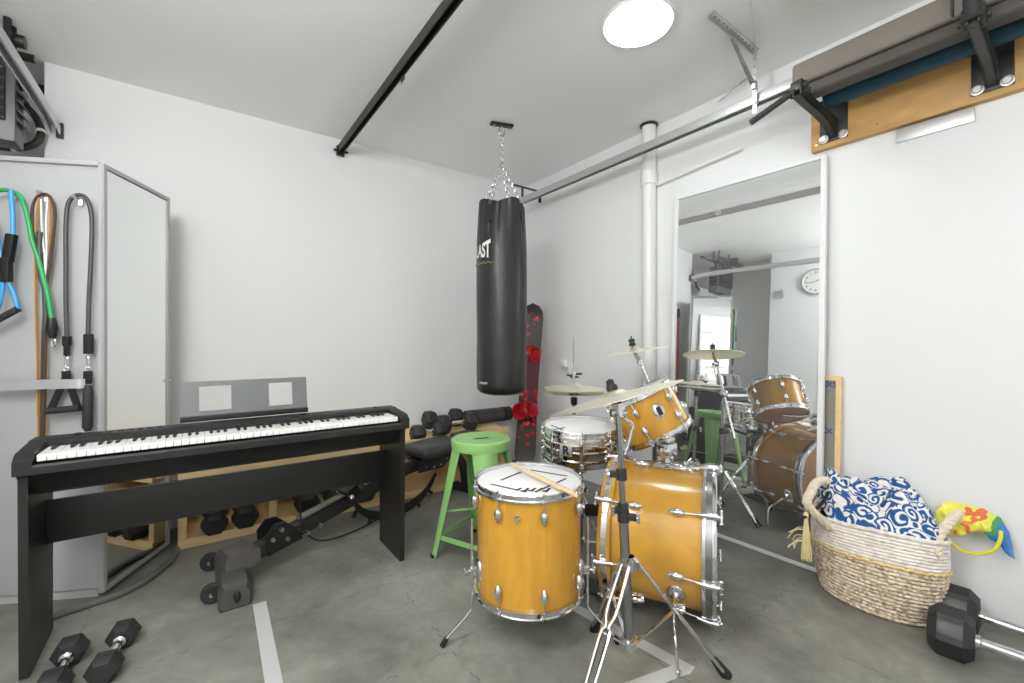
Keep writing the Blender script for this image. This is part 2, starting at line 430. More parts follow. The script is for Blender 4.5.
part(MB().box((2.30, 1.055, ZT + .055), (.03, .02, .04)), 'brace_clip', M_steel, h)
solo(MB().tube(resample([(1.94, .905, ZC - .006), (2.1, .965, ZC - .006), (2.2, 1.005, ZC - .007), (2.29, 1.04, ZC - .012)], 20), .0035, 6), 'cord', M_white, 'thin white cord running down the ceiling to the track hanger', 'cord')
a_, b_ = PL(746, 79, (0, 0, ZC - .02), (0, 0, 1)), P(690, 122, 2.9)
solo(MB().tube([a_, b_ + V((0, 0, -.02))], .003, 6).cyl(a_, a_ + (b_ - a_) * .09, .006, n=8), 'tension_wire', M_steel, 'thin steel wire stretched beside the door track below the ceiling', 'wire')

# white drain pipe by the mirror
pc = PL(649, 260, (2.515, 0, 0), (1, 0, 0)); pc = V((2.515, pc.y, 0))
t = thing('drain_pipe', 'white vertical drain pipe running from floor to ceiling on the mirror wall', 'pipe', pc)
part(MB().cyl(pc, pc + V((0, 0, ZC)), .046, n=28), 'pipe', M_white, t)
part(MB().lathe([(.046, 2.2), (.054, 2.205), (.054, 2.29), (.046, 2.295)], TR(pc), 28), 'coupling', M_white, t)
part(MB().lathe([(.046, ZC - .002), (.06, ZC - .002), (.06, ZC - .010), (.047, ZC - .016)], TR(pc), 28), 'ceiling_flange', M_bench, t)
# thin conduit
q0 = PL(657, 185, (2.548, 0, 0), (1, 0, 0)); q1 = PL(740, 149, (2.548, 0, 0), (1, 0, 0))
solo(MB().tube([q0, q1], .009, 10).tube([q1, q1 + (q1 - q0).normalized() * .012], .006, 8), 'conduit_pipe', M_white, 'thin white conduit on the wall above the mirror, reaching the drain pipe', 'conduit')

# wall outlet near the snowboard
oc = PL(566, 366, (XR - .012, 0, 0), (1, 0, 0))
t = thing('wall_outlet', 'white wall outlet with a plug-in adapter beside the snowboard', 'outlet', oc - V((0, 0, .06)))
part(MB().box(oc + V((.006, 0, 0)), (.012, .08, .12), bev=.003), 'cover_plate', M_white, t)
part(MB().box(oc + V((-.02, .005, .02)), (.04, .05, .06), bev=.008), 'adapter', M_white, t)

# ------------------------------------------------------------------ heavy bag
bx, by = 1.689, 2.433
ZT_, ZB_ = 2.062, .768
RB = .168
bag = thing('punching_bag', 'long black vinyl punching bag hung on chains from the ceiling', 'punching bag', (bx, by, ZB_))
def bagf(u, v):
    a = u * 2 * PI
    if v < .12:
        k = v / .12; z = ZB_ + .05 * (1 - math.cos(k * PI / 2)) * 1.0; r = RB * math.sin(k * PI / 2) ** .62 if k > 0 else .0005
    else:
        k = (v - .12) / .88; z = ZB_ + .05 + k * (ZT_ - ZB_ - .05); r = RB * (1 + .025 * math.sin(k * 2.6 + .3))
        top = max(0, (k - .75) / .25)
        r *= 1 - .07 * top ** 2 - .11 * top ** 1.2 * (.5 + .5 * math.cos(16 * a + math.sin(a * 3))) ** 3 * (.5 + .5 * math.cos(4 * (a - .5))) - .03 * top * (.5 + .5 * math.cos(4 * (a - .5)))
        r += .004 * noise.noise(V((math.cos(a) * 2, math.sin(a) * 2, z * 3)))
        z += .03 * top * math.cos(4 * a + PI / 4 * 0) * .5
    return (bx + r * math.cos(a), by + r * math.sin(a), z)
part(MB().grid(bagf, 192, 90, True), 'bag_body', M_vinyl, bag)
part(MB().lathe([(.0, ZT_ - .04), (.14, ZT_ - .035), (.15, ZT_ - .06), (0, ZT_ - .06)], TR((bx, by, 0)), 40), 'top_cover', M_vinyl, bag)
zs = ZT_ + .26
def chain(p0, p1, link=.03, r=.0032):
    p0, p1 = V(p0), V(p1); d = p1 - p0; n = max(2, int(d.length / (link * .74))); mb = MB()
    for k in range(n):
        c = p0 + d * ((k + .5) / n); M = TR(c, d, (1, 0, 0) if k % 2 else (0, 1, 0))
        pts = [M @ V((.0 + link * .3 * math.cos(2 * PI * i / 12), 0, link * .5 * math.sin(2 * PI * i / 12))) for i in range(12)]
        mb.tube(pts, r, 6, True)
    return mb
for k in range(4):
    a = k * PI / 2 + .5
    e = V((bx + RB * .82 * math.cos(a), by + RB * .82 * math.sin(a), ZT_ + .01))
    part(chain(e, (bx + .012 * math.cos(a), by + .012 * math.sin(a), zs)), 'chain', M_chrome, bag)
    tn = V((-math.sin(a), math.cos(a), 0)); o = V((math.cos(a), math.sin(a), 0))
    part(MB().tube([e + V((0, 0, .004)), e + tn * .03 - V((0, 0, .05)), e - tn * .03 - V((0, 0, .05))], .0035, 6, True), 'ring', M_chrome, bag)
    part(MB().bar(e - V((0, 0, .045)) + o * .012, e - V((0, 0, .16)) + o * .026, .05, .006, o), 'strap', M_vinyl, bag)
part(chain((bx, by, zs), (bx, by, ZC - .09)), 'chain', M_chrome, bag)
part(MB().lathe([(.0, 0), (.012, .004), (.014, .02), (.008, .03), (0, .032)], TR((bx, by, zs + .0)), 14), 'swivel', M_chrome, bag)
hk = thing('ceiling_hook', 'black steel hook plate on the ceiling carrying the punching bag', 'hook', (bx, by, ZC - .08))
rd = RTV * .8 + FWV * .25; rd.normalize()
part(MB(TR((bx, by, ZC - .009), (0, 0, 1), rd)).box((0, 0, 0), (.16, .045, .016), bev=.006), 'plate', M_black, hk)
part(MB(TR((bx, by, ZC - .02), (0, 0, 1), rd)).cyl((.055, 0, -.01), (.055, 0, .004), .009, n=8).cyl((-.055, 0, -.01), (-.055, 0, .004), .009, n=8), 'bolt', M_steel, hk)
part(MB().tube([(bx + .022 * math.cos(q), by, ZC - .055 + .028 * math.sin(q)) for q in [2 * PI * i / 14 for i in range(14)]], .006, 8, True).cyl((bx, by, ZC - .03), (bx, by, ZC - .015), .01, n=10), 'eye', M_chrome, hk)
# lettering wrapped round the bag; its last letters face the room
cam_az = math.atan2(-by, -bx)
mid = cam_az - R(73)
def wrapfn(R0, zb, midaz, arch=0.0, W=.34):
    def fn(x, y):
        a = midaz + x / R0
        u = min(1.2, abs(x) / (W / 2))
        yy = y * (1 + arch * u * u) - (.012 * u * u if arch else 0)
        zz = zb + yy
        rr = R0 + .0032
        return V((bx + rr * math.cos(a), by + rr * math.sin(a), zz))
    return fn
def wrapped_text(body, size, W, R0, zb, midaz, arch, hscale=1.0, bold=0.0, slant=0.0):
    bm = text_mesh(body, size, bold)
    xs = [v.co.x for v in bm.verts]; x0, x1 = min(xs), max(xs); c = (x0 + x1) / 2; k = W / (x1 - x0)
    bmesh.ops.subdivide_edges(bm, edges=[e for e in bm.edges if e.calc_length() > size * .25], cuts=2)
    fn = wrapfn(R0, zb, midaz, arch, W)
    for v in bm.verts: v.co = fn((v.co.x - c) * k, v.co.y * hscale + slant * (v.co.x - c) * k)
    mb = MB(); mb.bm.free(); mb.bm = bm; return mb
part(wrapped_text('EVERLAST', .1, .29, RB * 1.022, 1.69, mid, .55, 1.05, .004), 'lettering', M_whiteink, bag, 'white bag lettering')
M_gold = mat('gold_print', (150, 152, 80), .5)
part(MB().tube([wrapfn(RB * 1.022, 1.645, mid)(x, .006 * math.sin(x * 160)) for x in [-.05 + .21 * i / 60 for i in range(61)]], .003, 5), 'script_mark', M_gold, bag)
part(wrapped_text('EVERLAST', .016, .075, RB * 1.012, .852, cam_az - R(45), 0, 1.0, .0006), 'small_print', M_whiteink, bag)

# ------------------------------------------------------------------ recess things: heater, left track, hose, bundle
t = thing('door_track', 'galvanised garage door track running over the grey cabinet to the back wall', 'track', (-.608, 2.0, 2.26))
part(MB().sweep([(-.612, -1.8, 2.30), (-.612, 2.0, 2.30), (-.611, 3.0, 2.297), (-.608, 3.18, 2.285), (-.604, 3.29, 2.262)], cs, up=(0, 0, 1)), 'channel', M_galv, t)
part(MB().bar((-.592, 3.318, 2.305), (-.592, 3.318, 2.225), .028, .02, (0, 1, 0)), 'end_bracket', M_bench, t)
hx0, hx1, hy, hz0, hz1 = -1.06, -.672, 2.93, 2.05, 2.41
t = thing('unit_heater', 'grey hanging heater with dark louvres high beside the garage door track', 'heater', ((hx0 + hx1) / 2, hy + .17, hz0))
part(MB().box(((hx0 + hx1) / 2, hy + .095, (hz0 + hz1) / 2), (hx1 - hx0, .13, hz1 - hz0), bev=.012), 'housing', M_heater, t)
part(MB().box(((hx0 + hx1) / 2, hy + .025, (hz0 + hz1) / 2 + .03), (hx1 - hx0 - .06, .03, hz1 - hz0 - .12)), 'grille_opening', M_black, t)
lv = MB()
for k in range(6):
    z = hz0 + .11 + k * .046
    lv.bar((hx0 + .03, hy + .005, z), (hx1 - .03, hy + .005, z), .05, .006, (0, .75, .66))
part(lv, 'louver', M_claw, t)
lv = MB()
for k in range(6):
    z = hz0 + .11 + k * .046
    lv.bar((hx1 + .002, hy + .05, z), (hx1 + .002, hy + .145, z), .05, .006, (.75, 0, .66))
part(lv, 'side_louver', M_claw, t)
part(MB().tube([(hx1 - .03, hy + .05, ZC), (hx1 - .03, hy + .05, hz1 + .08), (hx1 - .03, hy + .12, hz1 + .08), (hx1 - .03, hy + .12, ZC)], .014, 8).tube([(hx1 - .03, hy + .09, hz1 + .08), (hx1 - .03, hy + .09, hz1 - .01)], .014, 8), 'hanger', M_black, t)
part(MB().tube([(hx0 + .06, hy + .05, ZC), (hx0 + .06, hy + .05, hz1)], .012, 8), 'hanger', M_black, t)
M_hose = mat('black_hose', (44, 42, 40), .5, var=.1)
hp = [P(-8, 146, 2.18), P(18, 148, 2.2), P(36, 143, 2.24), P(41, 132, 2.26), P(36, 118, 2.28), P(26, 106, 2.30), P(14, 92, 2.3)]
t = thing('flexible_hose', 'black flexible hose looping below the heater', 'hose', hp[2] - V((0, 0, .03)))
part(MB().tube(resample(hp, 40), .017, 10), 'hose', M_hose, t)
for q in (.14, .5):
    pp = resample(hp, 40); i = int(q * 39)
    part(MB().cyl(pp[i], pp[i + 1] + (pp[i + 1] - pp[i]) * .2, .020, n=12), 'clip', M_white, t)
bc = P(40, 82, 2.55)
bd = MB()
bd.grid(lambda u, v: bc + V((.085 * math.cos(2 * PI * u) * math.sin(PI * v), .07 * math.sin(2 * PI * u) * math.sin(PI * v), .10 * math.cos(PI * v))) * (1 + .25 * noise.noise(V((6 * u, 5 * v, 1)))), 24, 16, True)
solo(bd, 'cloth_bundle', M_navy, 'dark blue cloth bundle stuffed in the recess under the ceiling', 'bundle')
# clock and hook on the left wall (seen in the tall mirror)
cc = V((XL + .012, 2.0, 2.18))
t = thing('wall_clock', 'round white wall clock with black numerals, seen in the tall mirror', 'clock', cc - V((0, 0, .15)))
Mc = TR(cc, (1, 0, 0), (0, 1, 0))
part(MB(Mc).lathe([(0, -.012), (.16, -.012), (.165, .0), (.162, .02), (.15, .026), (.146, .012), (0, .012)], None, 48), 'case', M_cab, t)
part(MB(Mc).lathe([(0, .014), (.147, .014), (.147, .01), (0, .01)], None, 48), 'dial', M_white, t)
nb = MB(); nb.bm.free(); nb.bm = bmesh.new()
for k in range(1, 13):
    a = PI / 2 - k * PI / 6
    b2 = text_mesh(str(k), .04, .0008)
    for v in b2.verts: v.co = Mc @ V((v.co.x + .112 * math.cos(a), v.co.y - .014 + .112 * math.sin(a), .0155))
    me = bpy.data.meshes.new('n'); b2.to_mesh(me); b2.free(); nb.bm.from_mesh(me); bpy.data.meshes.remove(me)
part(nb, 'numerals', M_ink, t)
part(MB(Mc).bar((0, 0, .018), (-.07, .03, .018), .008, .003, (0, 0, 1)), 'hour_hand', M_ink, t)
part(MB(Mc).bar((0, 0, .02), (.10, -.02, .02), .006, .003, (0, 0, 1)), 'minute_hand', M_ink, t)
t = thing('wall_hook', 'grey hook bracket on the wall beside the clock', 'hook', (XL + .02, 2.42, 2.0))
part(MB().box((XL + .008, 2.42, 2.05), (.016, .1, .1), bev=.004), 'plate', M_galv, t)
part(MB().tube([(XL + .01, 2.38, 2.07), (XL + .08, 2.36, 2.07), (XL + .11, 2.36, 2.10)], .01, 8), 'arm', M_galv, t)
# red handled pole between the cabinet and the back wall
t = thing('red_pole', 'red pole with a black cap standing behind the grey cabinet, seen in the tall mirror', 'pole', (-.23, 3.2, 0))
part(MB().cyl((-.23, 3.2, 0), (-.21, 3.24, 1.68), .016, n=12), 'shaft', M_redstick, t)
part(MB().cyl((-.21, 3.24, 1.66), (-.208, 3.244, 1.78), .026, .02, 12), 'cap', M_black, t)
# left wall flush panel seam
struct(MB().box((XL + .002, 1.95, 1.0), (.006, .012, 2.0)), 'trim_1', M_grey_wall)

# ------------------------------------------------------------------ grey mirrored cabinet
CA = V((-.350, 2.604, 0)); m_ = V((.452, .892, 0)); g_ = V((-.892, .452, 0)); ng = -m_; nm = -g_
CHT, CDP, CWD = 1.915, .4665, .56
def CB(a, b, z): return CA + g_ * a + m_ * b + V((0, 0, z))     # a along the grey face, b into the depth
Mcab = Matrix((g_, m_, V((0, 0, 1)))).transposed().to_4x4(); Mcab = Matrix.Translation(CA) @ Mcab
cab = thing('storage_cabinet', 'tall grey cabinet with a mirrored side and hooks for exercise bands', 'cabinet', CB(CWD / 2, CDP / 2, 0))
part(MB(Mcab).box((CWD / 2, CDP / 2, CHT / 2 + .02), (CWD, CDP - .03, CHT - .04), bev=.003).box((CWD / 2, CDP / 2, .025), (CWD - .03, CDP - .05, .05)), 'body', M_cab, cab)
part(MB(Mcab).box((CWD / 2, CDP / 2, CHT - .004), (CWD + .012, CDP + .006, .02), bev=.003), 'top_panel', M_cab, cab)
dr = part(MB(Mcab).box((-.0095, CDP / 2, CHT / 2 + .012), (.014, CDP, CHT - .03), bev=.002), 'mirror_backing', M_cab, cab)
part(MB(Mcab).box((-.019, CDP / 2, CHT / 2 + .012), (.004, CDP - .04, CHT - .075)), 'mirror_glass', M_mirror2, cab, 'cabinet mirror glass')
M_cabframe = mat('cabinet_frame', (176, 177, 176), .4, .2, var=.04)
fr = MB(Mcab)
for b in (.009, CDP - .009): fr.box((-.0215, b, CHT / 2 + .012), (.012, .018, CHT - .03))
for z in (.036, CHT - .012): fr.box((-.0215, CDP / 2, z), (.012, CDP - .036, .018))
part(fr, 'mirror_frame', M_cabframe, cab)
part(MB(Mcab).cyl((-.028, CDP - .012, .92), (-.04, CDP - .012, .92), .008, n=10), 'knob', M_steel, cab)
# flat grey strip bowed out from the face
def G(px, py, off=.012): return PL(px, py, CA + ng * (CDP / 2 * 0 + off), ng)
zr_ = G(98, 383).z
rp = [CB(.018, -.004, zr_), CB(.03, -.03, zr_), CB(.06, -.042, zr_), CB(.2, -.05, zr_), CB(.33, -.06, zr_ - .003), CB(.42, -.06, zr_ - .006), CB(.50, -.05, zr_ - .006), CB(.54, -.002, zr_ - .004)]
part(MB().sweep(resample(rp, 40), [(-.002, -.02), (.002, -.02), (.002, .02), (-.002, .02)], up=(0, 0, 1)), 'strap_rail', M_galv, cab, 'pale grey flat strip across the cabinet face')
# hooks
def hook(px, py):
    p = G(px, py, 0.014)
    t = part(MB().cyl(p + m_ * .014, p - m_ * .022, .005, n=8).cyl(p - m_ * .022, p - m_ * .026, .009, n=10).box(p + m_ * .012 + V((0, 0, -.012)), (.012, .005, .03)), 'hook', M_steel, cab)
    return p
hA, hB, hC = hook(11, 192), hook(44, 194), hook(78, 198)
def pts(lst, off): return [G(x, y, off + (o[0] if o else 0)) for x, y, *o in lst]
# grey tube band with two handles
t = thing('resistance_band', 'grey tube exercise band with two black handles on the hook nearest the cabinet mirror', 'exercise band', G(78, 430, .03))
part(MB().tube(resample(pts([(67, 336), (66, 300), (66, 260), (66, 225), (68, 205), (73, 197), (79, 195), (85, 197), (90, 207), (92, 225), (91, 260), (89, 300), (88, 334)], .024), 60), .0082, 10), 'tube', M_greytube, t)
def cuff(x, y0, y1, w, m=M_black):
    part(MB().bar(G(x, y0, .024), G(x, y1, .024), w, .02, ng, bev=.004), 'cuff', m, t)
cuff(67, 336, 346, .026); cuff(67, 345, 356, .016); cuff(88.5, 334, 354, .03)
for x in (66.5, 87.5):
    part(MB().tube([G(x + 1.6 * math.cos(q), 362 + 6 * math.sin(q), .022) for q in [2 * PI * i / 14 for i in range(14)]], .003, 6, True).tube([G(x + 2.4 * math.cos(q), 369 + 2.6 * math.sin(q), .022) for q in [2 * PI * i / 10 for i in range(10)]], .003, 6, True), 'carabiner', M_chrome, t)
part(MB().bar(G(66, 371, .022), G(66.5, 378, .022), .03, .008, ng).bar(G(66, 377, .022), G(51, 409, .03), .026, .006, ng).bar(G(67, 377, .022), G(78, 408, .03), .026, .006, ng), 'webbing', M_black, t)
part(MB().tube([G(48, 411, .035), G(80, 408, .035)], .0145, 14), 'grip', M_rubber, t)
part(MB().bar(G(88, 371, .022), G(87.5, 384, .022), .03, .012, ng, .003), 'webbing', M_black, t)
part(MB().tube([G(88.5, 385, .028), G(88, 392, .032), G(87.5, 427, .032), G(88, 431, .03)], [.01, .017, .018, .01], 14), 'grip', M_rubber, t)
# tan flat band
t = thing('resistance_band', 'long tan flat exercise band looped over the middle hook', 'exercise band', G(43, 450, .02))
loop = resample(pts([(39.5, 450), (38, 400), (37.5, 350), (36, 300), (35.5, 250), (37, 215), (40, 198), (45, 195), (49.5, 200), (50.5, 225), (48.5, 260), (46.5, 300), (46, 350), (45, 400), (45, 450), (42, 466)], .018), 90)
part(MB().sweep(loop, [(-.002, -.007), (.002, -.007), (.002, .007), (-.002, .007)], closed=True, up=tuple(ng)), 'loop', M_tan, t)
# thin white/brown tube
t = thing('resistance_band', 'brown and white thin exercise band hanging from the middle hook with black ends', 'exercise band', G(43, 450, .03))
part(MB().tube(resample(pts([(41, 455), (42, 400), (43, 340), (46, 290), (50, 262), (53, 240), (55, 215), (52, 200), (46, 194), (38, 196), (33, 205), (32, 222), (36, 250), (42, 275), (45, 300), (45, 350), (44, 400), (43, 455)], .026), 80), .0055, 8), 'tube', M_brown, t)
part(MB().tube(resample(pts([(41, 199), (42, 230), (45, 262), (44.5, 285), (46.5, 255), (46, 222), (47.5, 200)], .03), 40), .0035, 8), 'cord', M_white, t)
part(MB().tube(resample(pts([(40, 232), (39.5, 250), (41, 275), (45, 292), (46, 330)], .034), 30), .010, 10), 'sleeve', M_greytube, t)
# green tube
t = thing('resistance_band', 'green tube exercise band hanging across the cabinet face', 'exercise band', G(50, 340, .03))
part(MB().tube(resample(pts([(-6, 192), (2, 190), (10, 191), (20, 196), (27, 215), (32, 240), (38, 258), (44, 280), (48, 296), (51.5, 318)], .04), 50), .0085, 10), 'tube', M_greentube, t)
part(MB().tube([G(51.5, 318, .04), G(52, 328, .04), G(52.5, 338, .036)], [.014, .02, .012], 10), 'cuff', M_black, t)
part(MB().tube([G(53.5 + 2 * math.cos(q), 343 + 4 * math.sin(q), .03) for q in [2 * PI * i / 14 for i in range(14)]], .003, 6, True), 'carabiner', M_chrome, t)
# blue tube
t = thing('resistance_band', 'bright blue tube exercise band with black foam pads at the end of the cabinet face', 'exercise band', G(8, 320, .03))
part(MB().tube(resample(pts([(-6, 215), (-2, 240), (2, 262), (3, 282), (0, 302), (-6, 316)], .05), 30), .0085, 10).tube(resample(pts([(11, 190), (12, 205), (13, 220), (12.5, 240), (10, 262), (9, 282), (14, 294), (17, 306), (16, 312)], .05), 40), .0085, 10), 'tube', M_blue, t)
part(MB().bar(G(12, 234, .052), G(7.5, 262, .052), .034, .024, ng, .006), 'foam_pad', M_black, t)
part(MB().bar(G(6, 258, .056), G(6, 282, .056), .036, .026, ng, .006), 'foam_pad', M_black, t)
part(MB().tube([G(18, 309, .055), G(-14, 326, .06)], .0135, 14), 'grip', M_rubber, t)
# floor edging strip in front of the cabinet
ep = [F(x, y, .012) for x, y in ((38, 624), (60, 614), (90, 604), (120, 594), (145, 581), (165, 566), (174, 556), (176, 549))]
solo(MB().tube(resample(ep, 50), .016, 10), 'rubber_edging', M_edging, 'curved grey rubber edging strip on the floor around the mirrored cabinet', 'floor edging')

# ------------------------------------------------------------------ digital piano on its stand
X0, X1, PY0, PY1 = -.478, .868, 2.065, 2.36
pn = thing('digital_piano', 'black digital piano with a full row of white keys on a panel stand', 'piano', ((X0 + X1) / 2, 2.25, 0))
zb, zk, zt = .606, .742, .778
# body: side profile swept across
zl0 = .694
sp = [(PY0, zl0), (PY0, zk - .024), (PY0 + .005, zk - .018), (PY0 + .022, zk - .018), (PY0 + .022, zk - .022), (PY0 + .168, zk - .02), (PY0 + .168, zt - .006), (PY0 + .18, zt), (PY1 - .03, zt), (PY1, zt - .02), (PY1, zb - .01), (PY0 + .12, zb), (PY0 + .04, zl0 - .006)]
mb = MB(); mb.rings([[(x, y, z) for y, z in sp] for x in (X0 + .045, X1 - .045)]); part(mb, 'case', M_blackplastic, pn)
ck = [(PY0, zl0), (PY0, zk - .002), (PY0 + .03, zk + .02), (PY0 + .17, zt - .004), (PY0 + .18, zt), (PY1 - .03, zt), (PY1, zt - .02), (PY1, zb - .01), (PY0 + .12, zb), (PY0 + .04, zl0 - .006)]
for a, b in ((X0, X0 + .0448), (X1 - .0448, X1)):
    mb = MB(); mb.rings([[(x, y, z) for y, z in ck] for x in (a, b)]); mb.bevel_all(.004, 30); part(mb, 'end_block', M_blackplastic, pn)
nW = 52; kx0, kx1 = X0 + .05, X1 - .05; kw = (kx1 - kx0) / nW
mb = MB()
for k in range(nW):
    mb.box((kx0 + (k + .5) * kw, PY0 + .024 + .073, zk), (kw - .0012, .144, .022), bev=.0012, seg=1)
part(mb, 'white_key', M_key, pn, 'white piano keys')
mb = MB(); pat = {0: 1, 1: 0, 2: 1, 3: 1, 4: 0, 5: 1, 6: 1}   # A B C D E F G
for k in range(nW - 1):
    if pat[k % 7]:
        x = kx0 + (k + 1) * kw
        mb.prism([(PY0 + .100, zk + .011), (PY0 + .166, zk + .011), (PY0 + .166, zk + .018), (PY0 + .106, zk + .017)], .011, Matrix(((0, 0, 1, x - .0055), (1, 0, 0, 0), (0, 1, 0, 0), (0, 0, 0, 1))))
part(mb, 'black_key', M_black, pn, 'black piano keys')
part(MB().box(((X0 + X1) / 2, PY0 + .166, zk + .012), (1.22, .004, .006)), 'felt_strip', M_felt, pn)
part(MB().box((.30, PY0 + .225, zt + .001), (.5, .03, .003)), 'rest_slot', M_black, pn)
part(MB().cyl((-.36, PY0 + .22, zt), (-.36, PY0 + .22, zt + .008), .009, n=14).cyl((.77, PY0 + .22, zt), (.77, PY0 + .22, zt + .006), .012, n=14), 'control_knob', M_claw, pn)
bt = MB()
for k in range(7): bt.box((-.30 + k * .03, PY0 + .22, zt + .002), (.02, .008, .004), bev=.001, seg=1)
part(bt, 'button_row', M_claw, pn)
# stand
for x in (X0 + .014, X1 - .014):
    lgm = MB(); lgm.rings([[(x + e, y, z) for y, z in ((PY0 + .062, .004), (PY0 + .365, .004), (PY0 + .365, zb - .012), (PY0 + .118, zb - .002), (PY0 + .05, zl0 - .012), (PY0 + .05, .6))] for e in (-.012, .012)])
    lg = part(lgm, 'leg_panel', M_blackpanel, pn)
    part(MB().box((x, PY0 + .072, .03), (.027, .012, .022), bev=.002).box((x, PY0 + .35, .03), (.027, .012, .022), bev=.002), 'corner_cap', M_claw, lg)
part(MB().box(((X0 + X1) / 2, 2.345, .452), (X1 - X0 - .05, .016, .162), bev=.002), 'back_panel', M_blackpanel, pn)
part(MB().box(((X0 + X1) / 2, 2.25, zb - .008), (X1 - X0 - .05, .06, .014)), 'top_rail', M_black, pn)
# music rest with two cut-outs
rx0, rx1 = -.055, .445
mr0, mr1 = .797, .953
def rest_pt(x, z): return V((x, PY1 - .035 + (z - mr0) * .22, z))
mb = MB(); c1, c2 = (rx0 + .066, rx0 + .185), (rx0 + .335, rx0 + .435); zc0, zc1 = mr0 + .028, mr1 - .022
for a, b, z0, z1 in ((rx0, rx1, mr0, zc0), (rx0, rx1, zc1, mr1), (rx0, c1[0], zc0, zc1), (c1[1], c2[0], zc0, zc1), (c2[1], rx1, zc0, zc1)):
    q = [rest_pt(a, z0), rest_pt(b, z0), rest_pt(b, z1), rest_pt(a, z1)]; n_ = V((0, .004, 0))
    mb.rings([q, [p + n_ for p in q]])
M_rest = mat('music_rest_grey', (108, 109, 110), .4, var=.04)
part(mb, 'music_rest', M_rest, pn, 'grey music rest with two windows')
part(MB().box(((rx0 + rx1) / 2, PY1 - .038, mr0 - .002), (rx1 - rx0, .03, .022), bev=.002), 'rest_ledge', M_black, pn)
cord = [V((.42, 2.36, .50)), V((.44, 2.40, .40)), V((.43, 2.42, .25)), V((.46, 2.43, .14)), V((.56, 2.5, .05)), V((.75, 2.62, .008)), V((1.0, 2.75, .006))]
part(MB().tube(resample(cord, 40), .0045, 6), 'power_cord', M_black, pn)

# ------------------------------------------------------------------ hex dumbbells
def hexhead(mb, y0, y1, r, M=None, tw=0):
    """rubber hex head along local y"""
    L = y1 - y0
    M = M or Matrix()
    rings = []
    for yy, k in ((y0, .72), (y0 + L * .22, 1), (y0 + L * .78, 1), (y1, .72)):
        rings.append([M @ V((r * k * math.cos(PI / 6 + i * PI / 3 + tw) / math.cos(PI / 6) * .98, yy, r * k * math.sin(PI / 6 + i * PI / 3 + tw) / math.cos(PI / 6) * .98)) for i in range(6)])
    mb.rings(rings)
def dumbbell(loc, rotz, r, L, hl, label, group, rx=0.0, proto={}):
    """root at the underside centre; flats down; axis along local y. copies share mesh data"""
    key = (round(r, 3), round(L, 3))
    if key in proto:
        return dup(proto[key], loc, (rx, 0, rotz), label, group)
    t = thing('hex_dumbbell', label, 'dumbbell', (0, 0, 0), group)
    for s in (-1, 1):
        mb = MB(); a, b = s * (L / 2), s * (L / 2 - hl)
        hexhead(mb, min(a, b), max(a, b), r, Matrix.Translation((0, 0, r)), PI / 6)
        mb.bevel_all(r * .06, 20, 2)
        hd = part(mb, 'head', M_rubber, t)
        mb2 = MB(); mb2.prism([(-.44 * r, -.38 * r), (.44 * r, -.38 * r), (.44 * r, .38 * r), (-.44 * r, .38 * r)], .0025, TR((0, s * (L / 2 - .001) , r), (0, s, 0), (1, 0, 0)))
        if L > .45:      # the big ones carry their mark on a flank
            yc = s * (L / 2 - hl / 2); hh_ = hl * .27; a_ = R(150)
            Qs = TR((r * .985 * math.cos(a_), yc, r + r * .985 * math.sin(a_)), (math.cos(a_), 0, math.sin(a_)), (0, 1, 0))
            mb2.box((0, 0, 0), (hh_ * 2, r * .62, .004), Qs, bev=.001)
        part(mb2, 'number_plate', M_claw, hd)
    hr = max(.013, r * .2)
    pr = [(hr * 1.5, -(L / 2 - hl) - .002), (hr * 1.5, -(L / 2 - hl) + .012), (hr, -(L / 2 - hl) + .016)] + [(hr * (1 + .18 * math.cos(q * PI / 2)), q * (L / 2 - hl - .016)) for q in (-.8, -.4, 0, .4, .8)] + [(hr, (L / 2 - hl) - .016), (hr * 1.5, (L / 2 - hl) - .012), (hr * 1.5, (L / 2 - hl) + .002)]
    part(MB().lathe(pr, TR((0, 0, r), (0, 1, 0)), 20), 'handle', M_chrome, t, 'chrome dumbbell handle')
    proto[key] = t
    t.location = V(loc); t.rotation_euler = (rx, 0, rotz); LOC[t.name] = V(loc)
    return t
gF = 'small dumbbells on the floor by the piano leg'
dumbbell((-.362, 2.055, 0), R(-3), .043, .26, .075, 'small black hex dumbbell on the floor beside the piano leg', gF)
dumbbell((-.232, 2.06, 0), R(-9), .043, .26, .075, 'small black hex dumbbell on the floor, farther of two from the piano leg', gF)
gB = 'large dumbbells by the basket'
dumbbell((2.225, .15, 0), R(5), .077, .48, .12, 'large black hex dumbbell with its chrome handle, foremost of two near the basket', gB)
dumbbell((2.43, .165, 0), R(2), .077, .48, .12, 'large black hex dumbbell against the wall behind another', gB)

# ------------------------------------------------------------------ pine dumbbell rack
SX0, SX1, SY0, SY1 = -.08, 2.12, 2.955, 3.315
rk = thing('dumbbell_rack', 'low pine rack of two sloping shelves holding dumbbells along the back wall', 'rack', ((SX0 + SX1) / 2, (SY0 + SY1) / 2, 0))
for x in (SX0 + .02, .375, 1.12, SX1 - .02):
    part(MB().box((x, SY0 + .18, .1875), (.04, .345, .375), bev=.003), 'upright', M_pine, rk)
def shelfb(z0, z1, name):
    mb = MB(); q = [(SY0 + .02, z0 - .022), (SY0 + .02, z0), (SY1 - .005, z1), (SY1 - .005, z1 - .022)]
    mb.rings([[(x, y, z) for y, z in q] for x in (SX0, SX1)]); return part(mb, name, M_pine, rk)
shelfb(.035, .085, 'lower_board'); shelfb(.388, .425, 'upper_board')
part(MB().box(((SX0 + SX1) / 2, SY0 + .01, .025), (SX1 - SX0, .022, .05), bev=.003), 'front_lip', M_pine, rk)
